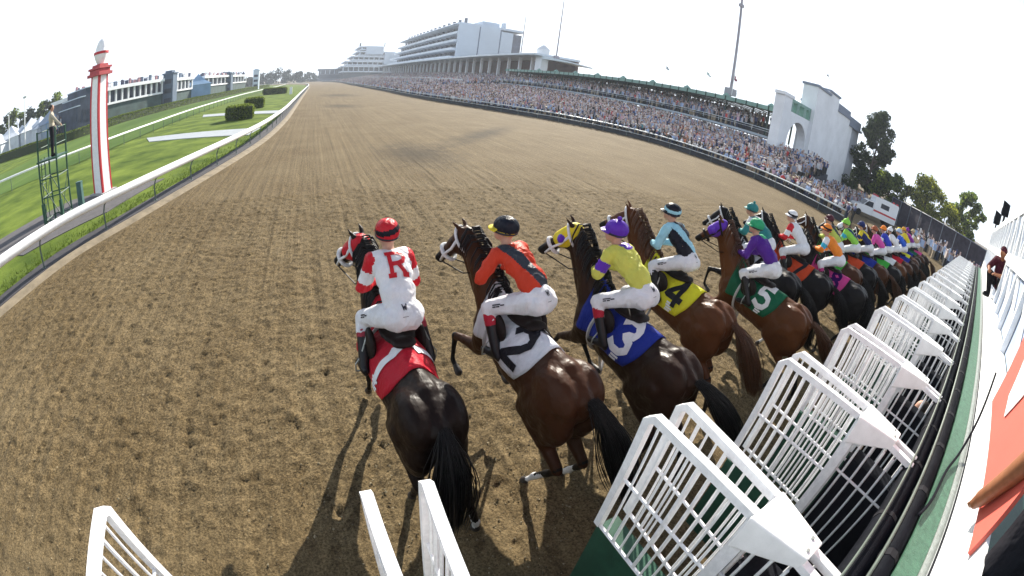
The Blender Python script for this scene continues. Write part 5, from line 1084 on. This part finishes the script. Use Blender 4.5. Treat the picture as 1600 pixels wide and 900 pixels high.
# ---------------------------------------------------------------- starting gate
def gate():
    t = thing('starting_gate', 'long white and green starting gate with open barred front doors', 'starting gate', (14, -.875, 0)); t.scale = (.875,)*3; inv = Vector((16, -1, -.571)); X0, DX, N = .19, 1.62, 21
    def W(mb, nm, m, smooth=False, par=t): mb.v = [tuple(Vector(v)-inv) for v in mb.v]; return mb.build(nm, m, par, smooth)
    def door(side, xc):
        mb = MB(); x = 0; z0, z1, y0, y1 = 1.2, 2.4, .30, 1.20; r = .028
        mb.tube([(x,y0,z0),(x,y0,z1),], r, 4, square=True); mb.tube([(x,y0+.01,z1),(x,y1-.05,z1),(x,y1,z1-.05),(x,y1+.02,z0)], r, 4, square=True); mb.tube([(x,y0,z0),(x,y1+.02,z0)], .018, 6); mb.tube([(x,y0,1.80),(x,y1,1.80)], .014, 6)
        for k in range(9):
            y = y0+.09*(k+1)
            if y < y1-.03: mb.tube([(x,y,z0),(x,y,z1-.02)], .016 if k == 7 or k == 4 else .0105, 6)
        return mb.build('gate_door', WHITE_TUBE, t, smooth=False)
    dproto = door(0, 0)
    def pad(): mb = MB(); mb.box((0,.76,.60), (.20,.95,1.1)); mb.box((0,.76,1.163), (.16,.88,.03)); return mb.build('door_pad', GREEN, t)
    pproto = pad()
    def cap():
        mb = MB(); A = [(-.165,.31),(.165,.31),(.085,-.10),(-.085,-.10)]
        mb.hexa([(*A[0],2.16),(*A[1],2.16),(*A[2],2.34),(*A[3],2.34),(*A[0],2.43),(*A[1],2.43),(*A[2],2.43),(*A[3],2.43)])
        o = mb.build('hinge_cap', WHITE, t); b = o.modifiers.new('b', 'BEVEL'); b.width = .012; b.segments = 2
        return o
    cproto = cap()

    def arm():
        mb = MB()
        for s in (-1, 1): mb.tube([(s*.06,-.02,2.36),(s*.065,-.36,2.34)], .026, 4, square=True); mb.tube([(s*.11,.26,2.2),(s*.115,.26,.9)], .03, 4, square=True)
        for s in (-1, 1):
            for k in range(5): mb.tube([(s*.10,.16-.11*k,1.0),(s*.10,.16-.11*k,2.30)], .012, 6)
            mb.tube([(s*.10,.26,1.0),(s*.10,-.36,1.0)], .018, 6); mb.tube([(s*.10,.26,1.9),(s*.10,-.36,1.9)], .014, 6)
        return mb.build('hinge_frame', WHITE_TUBE, t)
    aproto = arm()
    def part(): mb = MB(); mb.box((0,-1.35,1.12), (.2,3.1,1.9)); mb.box((0,-1.35,-.15),(.12,2.9,.6)); return mb.build('stall_partition', BLACK, t)
    prt = part()
    used = False; rr = random.Random(4)
    for k in range(-1, N):
        xc = X0+DX*k; fs = [(.095, 0)] if k == -1 else [(-.095, R(1.0)), (.095, R(-3.5 if k == 1 else rr.uniform(-4, -1)))]
        for dx, a in fs:
            d = dproto if not used else dproto.copy()
            if used: COL.objects.link(d); d.parent = t
            used = True; d.location = Vector((xc+dx, 0, 0))-inv; d.rotation_euler = (0,0,a)
        for pr in (pproto, cproto, aproto, prt):
            q = pr if k == -1 else pr.copy()
            if k != -1: COL.objects.link(q); q.parent = t
            q.location = Vector((xc, 0, 0))-inv
            if k == -1 and pr is pproto: q.location.z -= .35
        for x, y in ((.05,-.03),(-.04,-.06)):
            if k < 10: m = MB(); m.lathe([(.012,0),(.012,.008)], (x+xc,y,2.431), 8); W(m, 'bolt', STEEL)
    x0, x1 = -4, X0+DX*(N-1)+.5
    # padded front beams
    mb = MB(); mb.tube([(x0,-.40,2.26),(x1,-.40,2.26)], .105, 12); W(mb, 'padded_beam', BLACK, True)
    mb = MB(); mb.tube([(x0,-.545,2.36),(x1,-.545,2.36)], .075, 10); W(mb, 'padded_beam', BLACK, True)
    mb = MB(); mb.tube([(x0,-.475,2.405),(x1,-.475,2.405)], .014, 6); mb.tube([(x0,-.33,2.385),(x1,-.33,2.385)], .010, 6); W(mb, 'conduit', mat('conduit_grey', (.16,.19,.16), .4, .2, 5), True)
    for k in range(N*2):
        mb = MB(); mb.tube([(X0+.81*k-.4,-.545,2.36),(X0+.81*k-.33,-.545,2.36)], .08, 10); W(mb, 'pad_strap', RUBBER)
        mb = MB(); mb.tube([(X0+.81*k,-.40,2.26),(X0+.81*k+.05,-.40,2.26)], .11, 12); W(mb, 'pad_strap', RUBBER)
    GM = mat('gate_green', (.055,.13,.085), .55, .3, 14, .35, 70)
    mb = MB(); mb.bb((x0,-.80,2.36),(x1,-.622,2.43)); W(mb, 'walkway', GM)
    mb = MB(); mb.bb((x0,-.868,2.34),(x1,-.803,2.442)); W(mb, 'walkway_edge', STEEL)
    mb = MB(); mb.bb((x0,-3.3,2.2),(x1,-.90,2.3)); W(mb, 'stall_roof', GREEN)
    mb = MB(); mb.bb((x0,-.90,2.05),(x1,-.872,3.02)); W(mb, 'fascia', WHITE)
    mb = MB(); mb.bb((4.45,-1.0,3.0),(x1,-.903,3.02)); W(mb, 'ledge', WHITE)
    mb = MB(); mb.tube([(x0,-.878,2.47),(x1,-.878,2.47)], .02, 6); W(mb, 'trim', BLACK)
    # upper superstructure: posts, panels, top boards and truss
    GB = mat('board_grey_blue', (.30,.36,.48), .6, .12, .8)
    mb = MB(); mb.bb((4.45,-1.06,3.04),(x1,-1.0,3.9)); W(mb, 'upper_board', GB)
    for k in range(19):
        x = 4.42+DX*k
        mb = MB(); mb.bb((x,-.99,3.02),(x+.14,-.90,5.2)); W(mb, 'upright', WHITE)
        mb = MB(); mb.hexa([(x+.14,-.985,3.05),(x+.30,-.985,3.05),(x+.30,-.935,3.05),(x+.14,-.935,3.05),(x+1.46,-.985,3.85),(x+1.62,-.985,3.85),(x+1.62,-.935,3.85),(x+1.46,-.935,3.85)]); W(mb, 'diagonal', WHITE)
    mb = MB(); mb.bb((4.4,-1.0,3.9),(x1,-.92,4.15)); mb.bb((4.4,-.995,5.0),(x1,-.92,5.22)); W(mb, 'rail_board', WHITE)
    mb = MB()
    for k in range(38):
        x = 4.42+DX*k/2; a, b = (4.16, 4.98) if k % 2 else (4.98, 4.16); mb.tube([(x+.1,-.955,a),(x+.8,-.955,b)], .035, 4, square=True)
    W(mb, 'truss', WHITE)
    # the red sign board with part of a big white letter
    mb = MB(); mb.bb((2.0,-.868,2.90),(4.32,-.84,5.4)); sg = W(mb, 'sign_board', mat('sign_coral', (.62,.12,.09), .5, .08, .8))
    mb = MB(); mb.prism([(3.35,3.12),(3.62,3.2),(4.05,4.2),(3.75,4.3),(3.3,3.6),(2.7,4.3),(2.4,4.2),(3.1,3.4)], -.834, -.826, 'y'); mb.v = [tuple(Vector(v)-inv) for v in mb.v]; mb.build('sign_letter', WHITE, sg)
    mb = MB(); mb.bb((4.335,-.89,3.06),(4.42,-.86,5.4)); W(mb, 'sign_frame', WHITE)
    # end posts, wheels and rear frame
    for k in range(0, N, 4):
        mb = MB(); mb.box((X0+DX*k,-2.2,.8),(.16,.16,2.7)); mb.lathe([(.2,-.12),(.42,-.12),(.45,-.06),(.45,.06),(.42,.12),(.2,.12)], (X0+DX*k+.25,-2.2,-.12), 18, 0, Matrix.Rotation(R(90), 3, 'Y')); W(mb, 'support_wheel', RUBBER)
    mb = MB(); mb.bb((x0,-3.4,-.3),(x1,-3.3,3.0)); W(mb, 'rear_wall', GREEND)
gate()
def cable(P, r, label):
    P = [(x*.875, y*.875, .5+z*.875) for x, y, z in P]; mb = MB(); Q = catmull3(P, 8); c = Q[0]; mb.tube([q-c for q in Q], r, 6); o = mb.build('cable', mat('cable_black', (.008,.008,.012), .7, .2, 9, spec=.05), None, smooth=True); o.location = c; tag(o, label, 'cable')
def catmull3(P, n):
    P = [Vector(p) for p in P]; P = [P[0]*2-P[1]]+P+[P[-1]*2-P[-2]]; Q = []
    for i in range(1, len(P)-2):
        a, b, c, d = P[i-1:i+3]
        for k in range(n): s = k/n; Q.append(.5*((2*b)+(c-a)*s+(2*a-5*b+4*c-d)*s*s+(3*b-a-3*c+d)*s**3))
    Q.append(P[-2]); return Q
cable([(4.9,-.82,3.0),(4.3,-.80,2.72),(3.9,-.76,2.5),(3.5,-.68,2.452),(3.0,-.64,2.452),(2.7,-.58,2.46)], .012, 'black cable drooping across the green walkway below the red sign')
cable([(1.78,-.78,2.86),(1.7,-.76,2.72),(1.9,-.72,2.62),(1.3,-.80,2.56),(1.0,-.82,2.50)], .014, 'black cable hanging beside the gate man in black')
# loudspeakers on the truss
for x, z, lab, s in ((18, 5.09, 'black loudspeaker on top of the gate truss, nearer one', .55), (27, 5.09, 'black loudspeaker on the far end of the gate truss', .75)):
    t = thing('loudspeaker', lab, 'speaker', (x, -.84, z)); mb = MB(); mb.tube([(0,0,0),(0,0,.3)], .05, 6); mb.build('bracket', BLACK, t); mb = MB(); mb.hexa([(-.3*s,-.3*s,.25),(.3*s,-.3*s,.25),(.4*s,.3*s,.2),(-.4*s,.3*s,.2),(-.3*s,-.3*s,.25+.8*s),(.3*s,-.3*s,.25+.8*s),(.4*s,.3*s,.25+.9*s),(-.4*s,.3*s,.25+.9*s)]); mb.build('cabinet', BLACK, t)
    mb = MB(); mb.lathe([(.22*s,0),(.18*s,.02)], (0,.32*s,.65*s), 16, 0, Matrix.Rotation(R(-90), 3, 'X')); mb.build('cone', RUBBER, t)
# gate crew
JKD = cloth('crew_black', (.012,.012,.016)); MRN = cloth('crew_maroon', (.06,.012,.02)); SKB = mat('skin_brown', (.26,.105,.05), .5, .15, 20)
def crouch(loc, rz, jk, tr, label, reach=None):
    t = thing('person', label, 'gate crew', loc, (0,0,rz)); tor = [E((0,.12,.62),(.18,.13,.24)), C((-.15,.2,.78),.07,(.15,.2,.78),.07), E((0,0,.38),(.16,.15,.15))]
    arms = []; sk = []
    for s in (-1, 1):
        el = Vector((s*.27,.34,.56)); hn = Vector((s*.12,.56,.52))
        if reach and s == reach[0]: el = Vector(reach[1]); hn = Vector(reach[2])
        arms += [C((s*.19,.2,.78),.065,el,.052)]; sk += [C(el,.046,el.lerp(hn,.5),.045), C(el.lerp(hn,.5),.044,hn,.03)]; d = (hn-el).normalized(); n = d.cross(Vector((0,0,1))).normalized(); q = n.cross(d)
        sk += [E(hn+d*.05,(.042,.045,.035))]
        for f in range(4): b = hn+d*.08+n*(f-1.5)*.021; L = (.03,.042,.038,.028)[f]; sk += [C(b,.0105,b+d*L,.010), C(b+d*L,.010,b+d*(L+.015)-q*.03,.009)]
        sk += [C(hn+d*.02-n*.035,.013,hn+d*.055-n*.062,.010)]
    legs = []
    for s in (-1, 1): legs += [C((s*.1,0,.36),.11,(s*.17,.38,.46),.075), C((s*.17,.38,.46),.07,(s*.15,.14,.1),.05), C((s*.15,.12,.05),.045,(s*.16,.3,.045),.04)]
    hd = Vector((0,.32,.98)); head = [C((0,.22,.82),.055,hd-Vector((0,0,.05)),.05), E(hd,(.08,.1,.115)), E(hd+Vector((0,.1,-.02)),(.014,.02,.02)), E(hd+Vector((.08,0,-.01)),(.013,.02,.03)), E(hd+Vector((-.08,0,-.01)),(.013,.02,.03))]
    organic('body', tor+arms+sk+legs+head, .012, 2, [SKB], parent=t); organic('jacket', fat(tor+arms, .014), .018, 3, [jk], parent=t); organic('trousers', fat(legs+[E((0,0,.38),(.155,.15,.13))], .013), .018, 3, [tr], parent=t)
    organic('cap', [E(hd+Vector((0,-.01,.04)),(.095,.112,.085)), C(hd+Vector((0,.1,.03)),.02,hd+Vector((0,.16,.02)),.018)], .016, 2, [jk], parent=t); return t
standing('person', 'gate man in black with one bare forearm hanging against the coral sign', 'gate crew', (1.62,-.96,2.45), R(-90), JKD, JKD, JKD, arms=((.28,.0,1.15,.25,.1,.95),(-.26,.20,1.02,-.28,.44,.66)), bare=True, sk=SKB)
crouch((10.2,-.84,3.10), R(60), MRN, JKD, 'gate man in maroon and black perched on the ledge above the white fascia')
standing('person', 'gate man in teal shirt standing inside the stall beyond the third pair of doors', 'gate crew', (5.05,-.2,.45), R(10), cloth('crew_teal', (.02,.14,.13)), TROU, None)
# names that only the builder's loops needed are dropped
for o in list(bpy.data.objects):
    if '_T' in o.keys(): del o['_T']
# ---------------------------------------------------------------- thin summer haze over the far end of the track
def haze():
    mb = MB(); mb.bb((-700, -60, -1.2), (700, 800, 95)); m = bpy.data.materials.new('haze_air'); m.use_nodes = True; n = m.node_tree.nodes; n.clear()
    o = n.new('ShaderNodeOutputMaterial'); v = n.new('ShaderNodeVolumePrincipled'); v.inputs['Color'].default_value = (.80, .88, 1.0, 1); v.inputs['Density'].default_value = .00045; v.inputs['Anisotropy'].default_value = .2
    m.node_tree.links.new(v.outputs[0], o.inputs['Volume']); h = mb.build('haze', m); tag(h, 'thin pale summer haze', kind='stuff')
haze()
